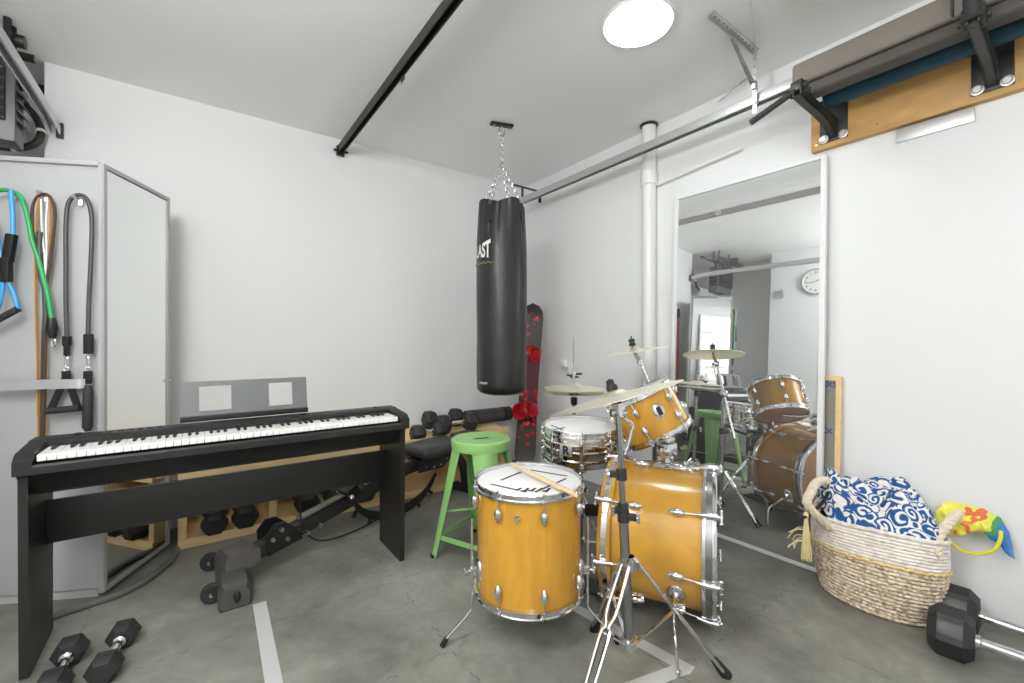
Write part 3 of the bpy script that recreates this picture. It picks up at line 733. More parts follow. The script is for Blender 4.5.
part(MB().box(((SX0 + SX1) / 2, SY0 + .01, .392), (SX1 - SX0, .022, .05), bev=.003), 'front_lip', M_pine, rk)
part(MB().box(((SX0 + SX1) / 2, SY1 - .012, .25), (SX1 - SX0 - .02, .012, .36)), 'back_board', M_pine, rk)
sl = math.atan2(.05, .33)
gL = 'dumbbells on the lower shelf of the pine rack'
lows = ((.085, .058, 'hex dumbbell at the mirror cabinet end of the lower rack shelf'), (.235, .062, 'second hex dumbbell from the cabinet on the lower rack shelf'), (.57, .068, 'third hex dumbbell from the cabinet on the lower rack shelf, past the divider'), (.745, .070, 'fourth hex dumbbell from the cabinet on the lower rack shelf'), (.93, .072, 'fifth hex dumbbell from the cabinet on the lower rack shelf, behind the bench beam'))
for x, r, lb in lows:
    dumbbell((x, SY0 + .128, .0535 + .002), 0, r, .29, .1, lb, gL, sl)
gU = 'dumbbells on top of the pine rack'
sl2 = math.atan2(.043, .33)
def top(y): return .388 + (y - SY0 - .02) / .335 * .037 + .001
for (x, y, r, L, lb) in ((1.71, 3.10, .07, .34, 'foremost of the two parallel hex dumbbells on the rack top beside the black roll'), (1.66, 3.25, .07, .34, 'rear of the two parallel hex dumbbells on the rack top near the wall'), (1.42, 3.005, .058, .28, 'smaller hex dumbbell at the front edge of the rack top above the bench seat'), (.93, 3.06, .058, .28, 'hex dumbbell on the rack top hidden behind the piano stand panel')):
    dumbbell((x, y, top(y) ), PI / 2, r, L, .1, lb, gU, 0)
t = thing('foam_roll', 'long black rolled mat lying on the end of the rack top', 'rolled mat', (1.9, 3.2, .46))
fr = [(0, 0), (.058, 0), (.062, .004), (.062, .446), (.058, .45), (.0, .45)]
part(MB().lathe(fr, TR((1.85, 3.255 - .05, top(3.2) + .066), (1, -.04, .0)), 24), 'roll', M_pad, t)
for z0_ in (.05, .36):
    part(MB().lathe([(.062, z0_), (.0645, z0_), (.0645, z0_ + .025), (.062, z0_ + .025)], TR((1.85, 3.205, top(3.2) + .066), (1, -.04, 0)), 24, True), 'strap', M_black, t)

# ------------------------------------------------------------------ weight bench
BO = V((.2, 2.42, 0)); be = V((.961, .277, 0)).normalized(); bp_ = V((-be.y, be.x, 0))
def BS(s, q, z): return BO + be * s + bp_ * q + V((0, 0, z))
wb = thing('weight_bench', 'black adjustable weight bench with a sloping beam standing behind and below the piano', 'weight bench', BS(.7, 0, 0))
# front foot: stamped cross bar with rounded ends and transport wheels
M_foot = mat('bench_foot_grey', (92, 90, 86), .38, .3, var=.12, scale=10, rvar=.08)
ft = MB()
sec = [(-.062, 0), (-.062, .065), (-.045, .088), (.045, .088), (.062, .065), (.062, 0)]
ft.rings([[(.135 + a * k, y, z * kz + .006) for a, z in sec] for y, k, kz in ((2.165, .8, .9), (2.18, .97, 1), (2.2, 1, 1), (2.60, 1, 1), (2.64, .8, .9))])
part(ft, 'front_foot', M_foot, wb)
part(MB().box((.135, 2.40, .003), (.11, .46, .012), bev=.003).ell((.14, 2.163, .052), (.014, .008, .026)), 'foot_pad', M_black, wb)
for y in (2.27, 2.60):
    w_ = part(MB().lathe([(.012, -.016), (.036, -.016), (.041, -.01), (.041, .01), (.036, .016), (.012, .016)], TR((.055, y, .046), (0, 1, 0)), 24, True), 'wheel', M_rubber, wb)
    part(MB().cyl((.055, y - .022, .046), (.055, y + .022, .046), .011, n=12), 'axle', M_steel, w_)
    part(MB().bar((.055, y - .024, .046), (.09, y - .024, .06), .04, .006, (0, 1, 0)), 'wheel_bracket', M_bench, wb)
part(MB().rings([[BS(s, q, z) for q, z in ((-.075, z0), (-.06, z1), (.06, z1), (.075, z0))] for s, z0, z1 in ((-.115, .08, .13), (-.10, .08, .158), (.0, .08, .166), (.03, .09, .15))]), 'foot_housing', M_foot, wb)
part(MB().bar(BS(-.03, 0, .098), BS(1.02, 0, .325), .066, .07, bev=.006), 'main_beam', M_bench, wb)
M_bplate = mat('bench_plate_grey', (122, 122, 112), .45, .3, var=.06)
part(MB().bar(BS(.24, 0, .205), BS(.5, 0, .261), .05, .012, bev=.003).bar(BS(.62, 0, .286), BS(.95, 0, .358), .055, .012, bev=.003), 'top_plate', M_bplate, wb, 'grey plates on the bench beam')
pb = MB()
for q in (-.05, .05): pb.rings([[BS(s, q + dq, z) for s, z in ((.07, .09), (.06, .19), (.1, .235), (.15, .232), (.2, .19), (.24, .12))] for dq in (-.006, .006)])
part(pb, 'pivot_bracket', M_black, wb)
bb = MB()
for s, z in ((.09, .165), (.13, .2), (.16, .145), (.26, .14), (.33, .155)): bb.cyl(BS(s, -.066, z), BS(s, -.036, z), .011, n=8)
part(bb, 'bolt', M_steel, wb)
part(MB().bar(BS(.5, -.0, .25), BS(.57, -.0, .29), .11, .07, bev=.01), 'slider_block', M_black, wb)
part(MB().tube([BS(.5, -.07, .26), BS(.5, .07, .26)], .007, 8).ell(BS(.5, -.08, .26), (.014, .014, .014)), 'pop_pin', M_chrome, wb)
# curved adjustment ladder with teeth
arc = resample([BS(.54, 0, .235), BS(.63, 0, .125), BS(.78, 0, .062), BS(.95, 0, .062), BS(1.1, 0, .115), BS(1.2, 0, .21)], 30)
lm = MB().sweep(arc, lambda i: [(-.006, -.006 - .034 * math.sin(PI * i / 29)), (.006, -.006 - .034 * math.sin(PI * i / 29)), (.006, .008 + .008 * math.sin(PI * i / 29)), (-.006, .008 + .008 * math.sin(PI * i / 29))], up=(0, 0, 1))
for k in range(4, 26, 4):
    c = arc[k]; tg = (arc[k + 1] - arc[k - 1]).normalized(); dn = tg.cross(bp_); dn = dn if dn.z < 0 else -dn
    lm.bar(c + dn * .02, c + dn * .062 + tg * .012, .011, .02, tg)
part(lm, 'adjustment_ladder', M_black, wb)
# seat frame, pad, rear leg
part(MB().bar(BS(.92, 0, .30), BS(1.5, 0, .34), .06, .06, bev=.005), 'seat_beam', M_bench, wb)
sf = MB()
for q in (-.055, .055): sf.rings([[BS(s, q + dq, z) for s, z in ((1.0, .27), (1.0, .35), (1.34, .37), (1.34, .33), (1.2, .26))] for dq in (-.004, .004)])
part(sf, 'seat_bracket', M_black, wb)
bb = MB()
for s, z in ((1.05, .30), (1.12, .285), (1.18, .29), (1.24, .32), (1.29, .34)): bb.cyl(BS(s, -.07, z), BS(s, -.05, z), .009, n=8)
part(bb, 'bolt', M_chrome, wb)
Ms = TR(BS(1.20, .01, .395), (0, 0, 1), be)
def padf(cx, L, W, Hh):
    def fn(u, v):
        a = u * 2 * PI; ca, sa = math.cos(a), math.sin(a); n = 9
        px = L / 2 * math.copysign(abs(ca) ** (2 / n), ca); py = W / 2 * math.copysign(abs(sa) ** (2 / n), sa)
        b = (v - .5) * PI; k = (0.0005 if abs(abs(b) - PI / 2) < 1e-4 else math.cos(b) ** .16); z = Hh / 2 * math.sin(b)
        return (cx + px * k, py * k, z)
    return fn
part(MB(Ms).grid(padf(0, .42, .27, .08), 64, 17, True), 'seat_pad', M_pad, wb)
part(MB(TR(BS(1.55, 0, .395), (0, 0, 1), be)).grid(padf(0, .24, .26, .085), 64, 17, True), 'back_pad', M_pad, wb)
part(MB().sweep(resample([BS(1.30, 0, .31), BS(1.40, 0, .29), BS(1.47, 0, .2), BS(1.50, 0, .05)], 16), [(-.03, -.018), (.03, -.018), (.03, .018), (-.03, .018)], up=(0, 0, 1)), 'rear_leg', M_bench, wb)
part(MB().bar(BS(1.5, -.14, .028), BS(1.5, .10, .028), .05, .05, bev=.008), 'rear_foot', M_bench, wb)
for q in (-.15, .11): part(MB().bar(BS(1.5, q - .012, .028), BS(1.5, q + .012, .028), .058, .056, bev=.006), 'end_cap', M_black, wb)

# ------------------------------------------------------------------ green metal stool
sc = P(481, 341.5, 2.33); sc.z = 0
SH = .612
st = thing('metal_stool', 'bright green metal stool with a slotted round seat', 'stool', sc)
S_ = TR(sc)
seat = MB(S_)
seat.lathe([(.0, SH - .004), (.11, SH - .003), (.142, SH), (.150, SH + .002), (.158, SH - .004), (.160, SH - .014), (.157, SH - .05), (.154, SH - .05), (.156, SH - .016), (.15, SH - .006), (.0, SH - .008)], None, 56)
part(seat, 'seat', M_green, st)
sr = RTV * .9 + FWV * .44
slot = MB(TR(sc + V((0, 0, SH - .0028)), (0, 0, 1), sr))
slot.prism([(.035 + .009 * math.cos(a), .009 * math.sin(a)) for a in [-PI / 2 + PI * i / 8 for i in range(9)]] + [(-.035 - .009 * math.cos(a), .009 * -math.sin(a)) for a in [-PI / 2 + PI * i / 8 for i in range(9)]], .0008)
part(slot, 'grip_slot', M_black, st)
cam_side = -FWV
def stool_dir(deg):  # 0 = towards the viewer, positive to the viewer's right
    a = R(deg); return (-FWV) * math.cos(a) + RTV * math.sin(a)
feet = []
for k, dg in enumerate((-76, 14, 104, 194)):
    d = stool_dir(dg); tn = V((-d.y, d.x, 0))
    def legpt(t, w):   # t 0 top..1 foot ; w -1..1 across
        r = .150 + (.262 - .150) * t; z = (SH - .02) * (1 - t) + .0
        wd = .068 * (1 - t) + .022 * t
        dep = (.034 * (1 - t) + .018 * t) * (abs(w) ** 1.5)
        return sc + d * (r - dep) + tn * (w * wd) + V((0, 0, z))
    lg = MB().grid(lambda u, v: legpt(v, u * 2 - 1), 9, 14); lg.solid(.004)
    part(lg, 'leg', M_green, st)
    feet.append((d, tn))
    part(MB().box(sc + d * .252 + V((0, 0, .008)), (.03, .03, .016), bev=.004), 'rubber_foot', M_black, st)
for k in range(4):
    d0, d1 = feet[k][0], feet[(k + 1) % 4][0]
    z = .105; r = .150 + .112 * (1 - z / SH) - .012
    part(MB().bar(sc + d0 * r + V((0, 0, z)), sc + d1 * r + V((0, 0, z)), .006, .026, bev=.002), 'stretcher', M_green, st)
for k in range(2):
    d0, d1 = feet[k][0], feet[k + 2][0]
    z = .235; r = .150 + .112 * (1 - z / SH) - .02
    part(MB().bar(sc + d0 * r + V((0, 0, z + k * .006)), sc + d1 * r + V((0, 0, z + k * .006)), .018, .005), 'cross_brace', M_green, st)

# ------------------------------------------------------------------ snowboard
sb0, sb1 = V((2.395, 3.09, .012)), V((2.475, 3.055, 1.475))
sl_ = (sb1 - sb0); SLn = sl_.length; sl_.normalize()
sn = V((-.8, -.6, 0)); sn = (sn - sl_ * sn.dot(sl_)).normalized(); sx = sl_.cross(sn).normalized()
if sx.dot(RTV) < 0: sx = -sx
Msb = Matrix((sx, sl_, sn)).transposed().to_4x4(); Msb = Matrix.Translation(sb0) @ Msb
M_sb = mat('snowboard_graphic', (62, 60, 60), .3, coat=.3)
def _sb():
    m = M_sb; tc = N(m, 'ShaderNodeTexCoord'); sp_ = N(m, 'ShaderNodeSeparateXYZ'); Lk(m, tc.outputs['Object'], sp_.inputs[0])
    mr = N(m, 'ShaderNodeMapRange'); mr.inputs['From Max'].default_value = 1.48; Lk(m, sp_.outputs['Z'], mr.inputs['Value'])
    nz = N(m, 'ShaderNodeTexNoise'); nz.inputs['Scale'].default_value = 5; Lk(m, tc.outputs['Object'], nz.inputs['Vector'])
    ad = N(m, 'ShaderNodeMath'); ad.operation = 'MULTIPLY_ADD'; ad.inputs[1].default_value = .06; Lk(m, nz.outputs['Fac'], ad.inputs[0]); Lk(m, mr.outputs['Result'], ad.inputs[2])
    base = ramp(m, [(0, (88, 87, 84)), (.25, (92, 90, 86)), (.30, (44, 40, 40)), (.38, (46, 36, 40)), (.46, (120, 62, 76)), (.72, (110, 50, 64)), (.78, (84, 76, 74)), (.86, (80, 78, 74)), (1, (72, 70, 68))], ad.outputs['Value'])
    vo = N(m, 'ShaderNodeTexVoronoi'); vo.inputs['Scale'].default_value = 21; vo.inputs['Randomness'].default_value = .9; Lk(m, tc.outputs['Object'], vo.inputs['Vector'])
    fl = ramp(m, [(.42, (255, 255, 255)), (.48, (0, 0, 0))], vo.outputs['Distance'])
    zone = ramp(m, [(.10, (0, 0, 0)), (.13, (255, 255, 255)), (.26, (255, 255, 255)), (.30, (0, 0, 0)), (.36, (0, 0, 0)), (.4, (255, 255, 255)), (.50, (255, 255, 255)), (.54, (0, 0, 0)), (.78, (0, 0, 0)), (.82, (255, 255, 255)), (.9, (255, 255, 255)), (.94, (0, 0, 0))], mr.outputs['Result'])
    n3 = N(m, 'ShaderNodeTexNoise'); n3.inputs['Scale'].default_value = 9; Lk(m, tc.outputs['Object'], n3.inputs['Vector'])
    n4 = ramp(m, [(.46, (0, 0, 0)), (.5, (255, 255, 255))], n3.outputs['Fac'])
    mu = N(m, 'ShaderNodeMath'); mu.operation = 'MULTIPLY'; Lk(m, fl.outputs['Color'], mu.inputs[0]); Lk(m, zone.outputs['Color'], mu.inputs[1])
    mu2 = N(m, 'ShaderNodeMath'); mu2.operation = 'MULTIPLY'; Lk(m, mu.outputs[0], mu2.inputs[0]); Lk(m, n4.outputs['Color'], mu2.inputs[1])
    col = ramp(m, [(.0, (236, 170, 176)), (.3, (222, 44, 66))], vo.outputs['Distance'])
    mx = N(m, 'ShaderNodeMix'); mx.data_type = 'RGBA'; Lk(m, mu2.outputs[0], mx.inputs['Factor']); Lk(m, base.outputs['Color'], mx.inputs['A']); Lk(m, col.outputs['Color'], mx.inputs['B'])
    Lk(m, mx.outputs['Result'], bsdf(m).inputs['Base Color'])
_sb()
sbt = thing('snowboard', 'dark snowboard with red flowers and red bindings leaning in the room corner', 'snowboard', sb0)
def sbf(u, v):
    y = v * SLn; e = min(y, SLn - y)
    hw = .100 - .014 * math.sin(PI * v)
    if e < .15: hw *= math.sqrt(max(0.0004, 1 - ((.15 - e) / .15) ** 2.3))
    z = .0 + .035 * max(0, (.16 - e) / .16) ** 2
    return Msb @ V(((u * 2 - 1) * hw, y, z))
bd = MB().grid(sbf, 9, 60); bd.solid(.009); part(bd, 'deck', M_sb, sbt)
def binding(v, ang):
    M = Msb @ Matrix.Translation((.004, v * SLn, .004)) @ Matrix.Rotation(R(ang), 4, 'Z') @ Matrix.Diagonal((.95, 1.05, .9, 1))
    b = part(MB(M).lathe([(0, .0), (.055, 0), (.055, .012), (.045, .018), (0, .018)], None, 28).box((0, 0, .012), (.20, .10, .014), bev=.005), 'binding', M_red, sbt, 'red snowboard binding')
    def cup(cx, rx, ry, h0, h1, lean):
        mb = MB(M).grid(lambda u, w: (cx + (rx + .012 * w) * math.cos(2 * PI * u) - lean * w, (ry + .010 * w) * math.sin(2 * PI * u), .012 + w * (h0 + (h1 - h0) * (.5 - .5 * math.cos(2 * PI * u)))), 40, 7, True)
        mb.solid(.008); return mb
    part(cup(-.036, .052, .064, .045, .13, .02), 'highback', M_red, b)
    part(cup(.050, .046, .056, .10, .055, -.01), 'strap', M_red, b)
    part(MB(M).tube([(.0, .07 * math.cos(a), .03 + .085 * math.sin(a)) for a in [PI * i / 14 for i in range(15)]], .009, 8), 'ankle_strap', M_red, b)
    part(MB(M).cyl((-.02, 0, .018), (-.02, 0, .03), .016, n=12), 'screw', M_whiteink, b)
binding(.345, 10); binding(.69, -8)

# ------------------------------------------------------------------ drum kit
def circ(R_, n, a0=0): return [(R_ * math.cos(a0 + 2 * PI * k / n), R_ * math.sin(a0 + 2 * PI * k / n)) for k in range(n)]
def flanged_hoop(R_, e, s):
    return [(R_ + .003, e - s * .012), (R_ + .014, e - s * .012), (R_ + .014, e - s * .007), (R_ + .007, e - s * .006), (R_ + .007, e + s * .008), (R_ + .012, e + s * .012), (R_ + .010, e + s * .016), (R_ + .003, e + s * .012)]
def lug_mesh(M, R_, a, z, up, rad=1.0):
    """bullet lug: local z is the drum axis"""
    ca, sa = math.cos(a), math.sin(a)
    mb = MB(M)
    Q = TR((R_ * ca, R_ * sa, z), (0, 0, up), (ca, sa, 0))
    mb.lathe([(0, -.030), (.006, -.027), (.0125, -.014), (.015, .0), (.013, .010), (.010, .013), (.0, .014)], Q @ Matrix.Translation((.010, 0, 0)) @ Matrix.Diagonal((1.1, .95, rad, 1)), 14)
    mb.box((.003, 0, -.006), (.008, .016, .04), Q, bev=.002)
    return mb
def rod_mesh(M, R_, a, z0, z1, up):
    ca, sa = math.cos(a), math.sin(a); mb = MB(M); r = R_ + .0115
    mb.cyl((r * ca, r * sa, z0), (r * ca, r * sa, z1 + up * .016), .003, n=8)
    mb.cyl((r * ca, r * sa, z1 + up * .006), (r * ca, r * sa, z1 + up * .018), .0055, n=6)
    mb.box((0, 0, 0), (.014, .014, .008), TR((r * ca, r * sa, z1 - up * .008), (0, 0, 1), (ca, sa, 0)), bev=.002)
    return mb
def tom(root, M, R_, L, nl, a0, m_shell, bottom=M_beige, inset=.055, lr=1.0):
    part(MB(M).lathe([(R_ - .006, -L / 2), (R_, -L / 2 + .004), (R_, L / 2 - .004), (R_ - .006, L / 2), (R_ - .008, L / 2), (R_ - .008, -L / 2)], None, 72, True), 'shell', m_shell, root)
    for s, nm in ((1, 'batter'), (-1, 'resonant')):
        e = s * L / 2
        part(MB(M).lathe(flanged_hoop(R_, e, s), None, 72, True), nm + '_hoop', M_chrome, root)
        part(MB(M).lathe([(0, e + s * .004), (R_ - .01, e + s * .004), (R_ + .002, e + s * .001), (R_ + .002, e - s * .004), (0, e + s * .002)], None, 72), nm + '_head', M_head if s > 0 else bottom, root)
        for k in range(nl):
            a = a0 + 2 * PI * k / nl
            lg = part(lug_mesh(M, R_, a, e - s * inset, s, lr), 'lug', M_chrome, root)
            part(rod_mesh(M, R_, a, e - s * inset, e, s), 'tension_rod', M_chrome, lg)

# floor tom
fc = P(529, 341.5, 1.70); fc.z = 0
FR, FB_, FT_ = .202, .182, .584
ftm = thing('floor_tom', 'amber floor tom drum on three chrome legs with a white head', 'drum', fc)
az0 = math.atan2(-FWV.y, -FWV.x)
Mf = TR(fc + V((0, 0, (FB_ + FT_) / 2)))
tom(ftm, Mf, FR, FT_ - FB_, 8, az0 + R(12), M_maple, M_head, .06, 1.15)
def rimpt(c, R_, deg, z): a = az0 + R(deg); return V((c.x + R_ * math.cos(a), c.y + R_ * math.sin(a), z)), V((math.cos(a), math.sin(a), 0)), V((-math.sin(a), math.cos(a), 0))
p_, o_, t_ = rimpt(fc, FR, -14, .515)
part(MB().lathe([(0, .012), (.007, .012), (.010, .008), (.013, 0), (.013, -.004), (0, -.004)], TR(p_, o_), 16), 'air_vent', M_chrome, ftm)
for dg in (-73, 76, 182):
    p_, o_, t_ = rimpt(fc, FR, dg, .265)
    lb = part(MB().lathe([(0, .014), (.018, .013), (.030, .006), (.034, 0), (.034, -.004), (0, -.004)], TR(p_, o_) @ Matrix.Diagonal((1, 1.3, 1, 1)), 18).bar(p_ + o_ * .004, p_ + o_ * .034, .022, .03, bev=.004), 'leg_bracket', M_chrome, ftm)
    part(MB().cyl(p_ + o_ * .024, p_ + o_ * .052 + t_ * .0, .006, n=10).bar(p_ + o_ * .05 - t_ * .018, p_ + o_ * .05 + t_ * .018, .010, .014, bev=.003), 'wing_screw', M_chrome, lb)
    q = o_ * .026
    x0 = V((p_.x, p_.y, 0)) + q
    lg = part(MB().tube(resample([x0 + V((0, 0, .46)), x0 + V((0, 0, .3)), x0 + V((0, 0, .15)), x0 + V((0, 0, .11)) + o_ * .01, x0 + o_ * .105 + V((0, 0, .02))], 24), .0052, 10), 'leg', M_chrome, ftm)
    part(MB().cyl(x0 + o_ * .095 + V((0, 0, .030)), x0 + o_ * .112 + V((0, 0, 0.004)), .009, .011, 10), 'rubber_tip', M_black, lg)
zh = FT_ + .0052
for (a, b, c, d) in ((501, 480, 521, 472), (531, 470, 567, 476), (540, 490, 566, 478.5), (491, 484, 517, 490)):
    q0, q1 = PL(a, b, (0, 0, zh), (0, 0, 1)), PL(c, d, (0, 0, zh), (0, 0, 1))
    part(MB().bar(q0, q1, .009, .0008), 'head_marking', M_ink, ftm)
lg_ = MB()
for k in range(9):
    x = 517 + k * 3.6; q0 = PL(x, 490.5 + (k % 3) * .8, (0, 0, zh), (0, 0, 1)); q1 = PL(x + 4, 488 + (k % 2) * 2.4, (0, 0, zh), (0, 0, 1)); lg_.bar(q0, q1, .010, .0008)
part(lg_, 'head_emblem', M_ink, ftm)
# drumstick
zt_ = FT_ + .0165 + .008
k0, k1 = PL(511, 463.5, (0, 0, zt_ + .004), (0, 0, 1)), PL(578, 497, (0, 0, zt_ + .001), (0, 0, 1))
def stick(k0, k1, label):
    ax = k1 - k0; Ls = ax.length
    pr = [(0, 0), (.0055, .002), (.0072, .008), (.0074, Ls * .65), (.0062, Ls * .8), (.0038, Ls * .945), (.003, Ls * .955), (.0048, Ls * .972), (.0045, Ls * .988), (0, Ls)]
    return solo(MB().lathe(pr, TR(k0, ax), 14), 'drumstick', M_stick, label, 'drumstick', 'drumsticks on the floor tom')
stick(k0, k1, 'pale wooden drumstick lying across the floor tom head, the nearer of the pair')
off = V((.012, .02, 0))
stick(k1 + off + (k0 - k1) * .02, k0 + off * .4 + (k1 - k0) * .06, 'pale wooden drumstick lying across the floor tom head, the farther of the pair')

# bass drum
bf = P(717, 341.5, 1.765); bf.z = .326
axb = (RTV * -.904 + FWV * .427).normalized()      # front -> back
BL = .425; bbk = bf + axb * BL
Mb = TR((bf + bbk) / 2, axb, (0, 0, 1))            # local x is up
BR = .273
bdm = thing('bass_drum', 'large amber bass drum lying on its side on chrome spurs', 'drum', V(((bf.x + bbk.x) / 2, (bf.y + bbk.y) / 2, 0)))
SHL = BL - .05
part(MB(Mb).lathe([(BR - .008, -SHL / 2), (BR, -SHL / 2 + .003), (BR, SHL / 2 - .003), (BR - .008, SHL / 2), (BR - .01, SHL / 2), (BR - .01, -SHL / 2)], None, 96, True), 'shell', M_mapleb, bdm)
M_inlay = mat('hoop_inlay', (150, 150, 150), .22, 1.0, rvar=.06, scale=12)
for s, nm in ((-1, 'front'), (1, 'batter')):
    e0, e1 = s * (BL / 2 - .052), s * BL / 2
    hp_ = part(MB(Mb).lathe([(BR + .006, e0), (BR + .02, e0 + s * .002), (BR + .022, e0 + s * .006), (BR + .022, e1 - s * .006), (BR + .018, e1), (BR + .006, e1)], None, 96, True), nm + '_hoop', M_chrome if s < 0 else M_mapleb, bdm)
    part(MB(Mb).lathe([(BR + .0215, e0 + s * .014), (BR + .0232, e0 + s * .016), (BR + .0232, e1 - s * .016), (BR + .0215, e1 - s * .014)], None, 96, True), 'inlay', M_inlay if s < 0 else M_chrome, hp_)
    zz = s * (BL / 2 - .026)
    part(MB(Mb).lathe([(0, zz), (BR - .005, zz), (BR + .005, zz - s * .006), (BR + .005, zz - s * .012), (0, zz - s * .003)], None, 72), nm + '_head', M_beige if s < 0 else M_head, bdm)
    for k in range(8):
        a = R(-9 + 45 * k); ca, sa = math.cos(a), math.sin(a)
        def B_(r, w, z): return (r * ca - w * sa, r * sa + w * ca, z)
        zl = s * (BL / 2 - .13)
        lg = MB(Mb); Q = TR(B_(BR, 0, zl), (0, 0, s), (ca, sa, 0))
        lg.lathe([(0, -.036), (.006, -.034), (.012, -.02), (.0145, -.004), (.013, .012), (.009, .022), (0, .024)], Q @ Matrix.Translation((.012, 0, 0)), 14)
        lg.box((.003, 0, -.006), (.010, .018, .05), Q, bev=.002)
        lo = part(lg, 'lug', M_chrome, bdm)
        rr = BR + .027
        part(MB(Mb).tube([B_(BR + .014, 0, zl), B_(rr + .003, 0, s * (BL / 2 + .02))], .0034, 8), 'tension_rod', M_chrome, lo)
        cl = MB(Mb)
        cl.tube([B_(BR + .024, 0, s * (BL / 2 - .066)), B_(BR + .029, 0, s * (BL / 2 - .03)), B_(BR + .03, 0, s * (BL / 2 + .006))], [.006, .0105, .011], 12)
        cl.box(B_(BR + .014, 0, s * (BL / 2 + .005)), (.012, .012, .01), TR((0, 0, 0)))
        cl.tube([B_(BR + .03, 0, s * (BL / 2 + .004)), B_(BR + .012, 0, s * (BL / 2 + .008)), B_(BR + .002, 0, s * (BL / 2 + .003))], .007, 8)
        co = part(cl, 'claw', M_chrome, bdm)
        tz = s * (BL / 2 + .014)
        part(MB(Mb).tube([B_(rr, 0, s * (BL / 2 + .006)), B_(rr, 0, tz)], .006, 10).tube([B_(rr, -.022, tz), B_(rr, .022, tz)], [.0055, .0055], 10).ell(B_(rr, -.022, tz), (.007, .007, .007)).ell(B_(rr, .022, tz), (.007, .007, .007)), 'wing_key', M_chrome, co)
# spurs
upb = V((0, 0, 1)); side = axb.cross(upb).normalized()
if side.dot(FWV) > 0: side = -side               # side points to the viewer
cbd = (bf + bbk) / 2
for sg in (1, -1):
    ang = R(118) * sg
    rad = side * math.sin(R(118)) * sg + upb * math.cos(R(118))
    base = cbd - axb * .075 + rad * (BR + .001)
    br = part(MB().lathe([(0, .02), (.012, .02), (.016, .012), (.03, .006), (.034, 0), (.034, -.003), (0, -.003)], TR(base, rad) @ Matrix.Diagonal((1.0, 1.2, 1, 1)), 20).cyl(base + rad * .015, base + rad * .05, .010, n=12), 'spur_bracket', M_chrome, bdm)
    e0 = base + rad * .04
    fo = base + (side * sg) * .16 - axb * .02; fo.z = .006
    part(MB().tube(resample([e0, e0 + (side * sg) * .05 + V((0, 0, -.03)), (e0 + fo) / 2 + (side * sg) * .05 + V((0, 0, .02)), fo], 20), .0055, 10).cyl(fo + V((0, 0, .02)), fo + V((0, 0, -.004)), .008, .004, 10), 'spur', M_chrome, br)
    part(MB().bar(base + rad * .045 - axb * .02, base + rad * .045 + axb * .02, .008, .012, bev=.002), 'wing_screw', M_chrome, br)
# tom post on top of the bass drum
tb = cbd - axb * .02 + V((0, 0, BR))
part(MB().grid(lambda u, v: tb + axb * (.075 * math.cos(2 * PI * u) * v) + side * (.045 * math.sin(2 * PI * u) * v) + V((0, 0, .022 - .016 * v * v - .006 * v ** 4)), 32, 8, True).cyl(tb + V((0, 0, .0)), tb + V((0, 0, .05)), .022, .018, 20), 'post_base', M_chrome, bdm)
post = part(MB().cyl(tb + V((0, 0, .03)), tb + V((0, 0, .115)), .015, n=18).box(tb + V((0, 0, .07)), (.07, .06, .06), TR((0, 0, 0)), bev=.012).box(tb + V((0, 0, .112)), (.055, .045, .022), TR((0, 0, 0)), bev=.006), 'tom_post', M_chrome, bdm)
part(MB().cyl(tb + V((0, 0, .075)) + side * .02, tb + V((0, 0, .075)) + side * .06, .006, n=10).bar(tb + V((0, 0, .075)) + side * .058 - axb * .022, tb + V((0, 0, .075)) + side * .058 + axb * .022, .01, .014, bev=.003), 'wing_screw', M_chrome, post)
cb = cbd - axb * .115 + V((0, 0, BR))
part(MB().lathe([(0, .016), (.01, .016), (.018, .010), (.03, .007), (.036, .002), (.036, -.004), (0, -.004)], TR(cb), 24).cyl(cb, cb + V((0, 0, .03)), .008, n=12).bar(cb + V((0, 0, .024)) - axb * .03, cb + V((0, 0, .024)) + axb * .03, .008, .008), 'cymbal_socket', M_chrome, bdm)

# rack tom
tcn = P(648, 413, 2.08)
axt = (RTV * -.435 + UPV * .87 + FWV * .13).normalized()
Mt = TR(tcn, axt, RTV)
rtm = thing('rack_tom', 'small amber tom drum tilted above the bass drum', 'drum', tcn - axt * .1)
tom(rtm, Mt, .155, .20, 6, R(-62), M_maple, M_beige, .052, .95)
vp = Mt @ V((.155 * math.cos(R(-88)), .155 * math.sin(R(-88)), .01)); vo_ = (vp - Mt @ V((0, 0, .01))).normalized()
bdg = part(MB().lathe([(0, .005), (.02, .005), (.025, .002), (.026, 0), (0, 0)], TR(vp, vo_, axt) @ Matrix.Diagonal((1.35, 1, 1, 1)), 24), 'mount_plate', M_chrome, rtm)
part(MB().box((.0, 0, .012), (.04, .016, .012), TR(vp, vo_, axt), bev=.003), 'mount_slot', M_black, bdg)
# arm from the post to the tom
ap = Mt @ V((.16 * math.cos(R(-120)), .16 * math.sin(R(-120)), -.03))
arm0 = tb + V((0, 0, .10))
ap2 = Mt @ V((.165 * math.cos(R(-25)), .165 * math.sin(R(-25)), -.03))
apb = Mt @ V((0.02, .0, -.118))
part(MB().tube(resample([arm0, arm0 + V((0, 0, .02)), (arm0 + apb) / 2 + side * .012, apb], 14), .010, 12).ell(arm0 + V((0, 0, .012)), (.018, .018, .018)), 'mount_arm', M_chrome, rtm)

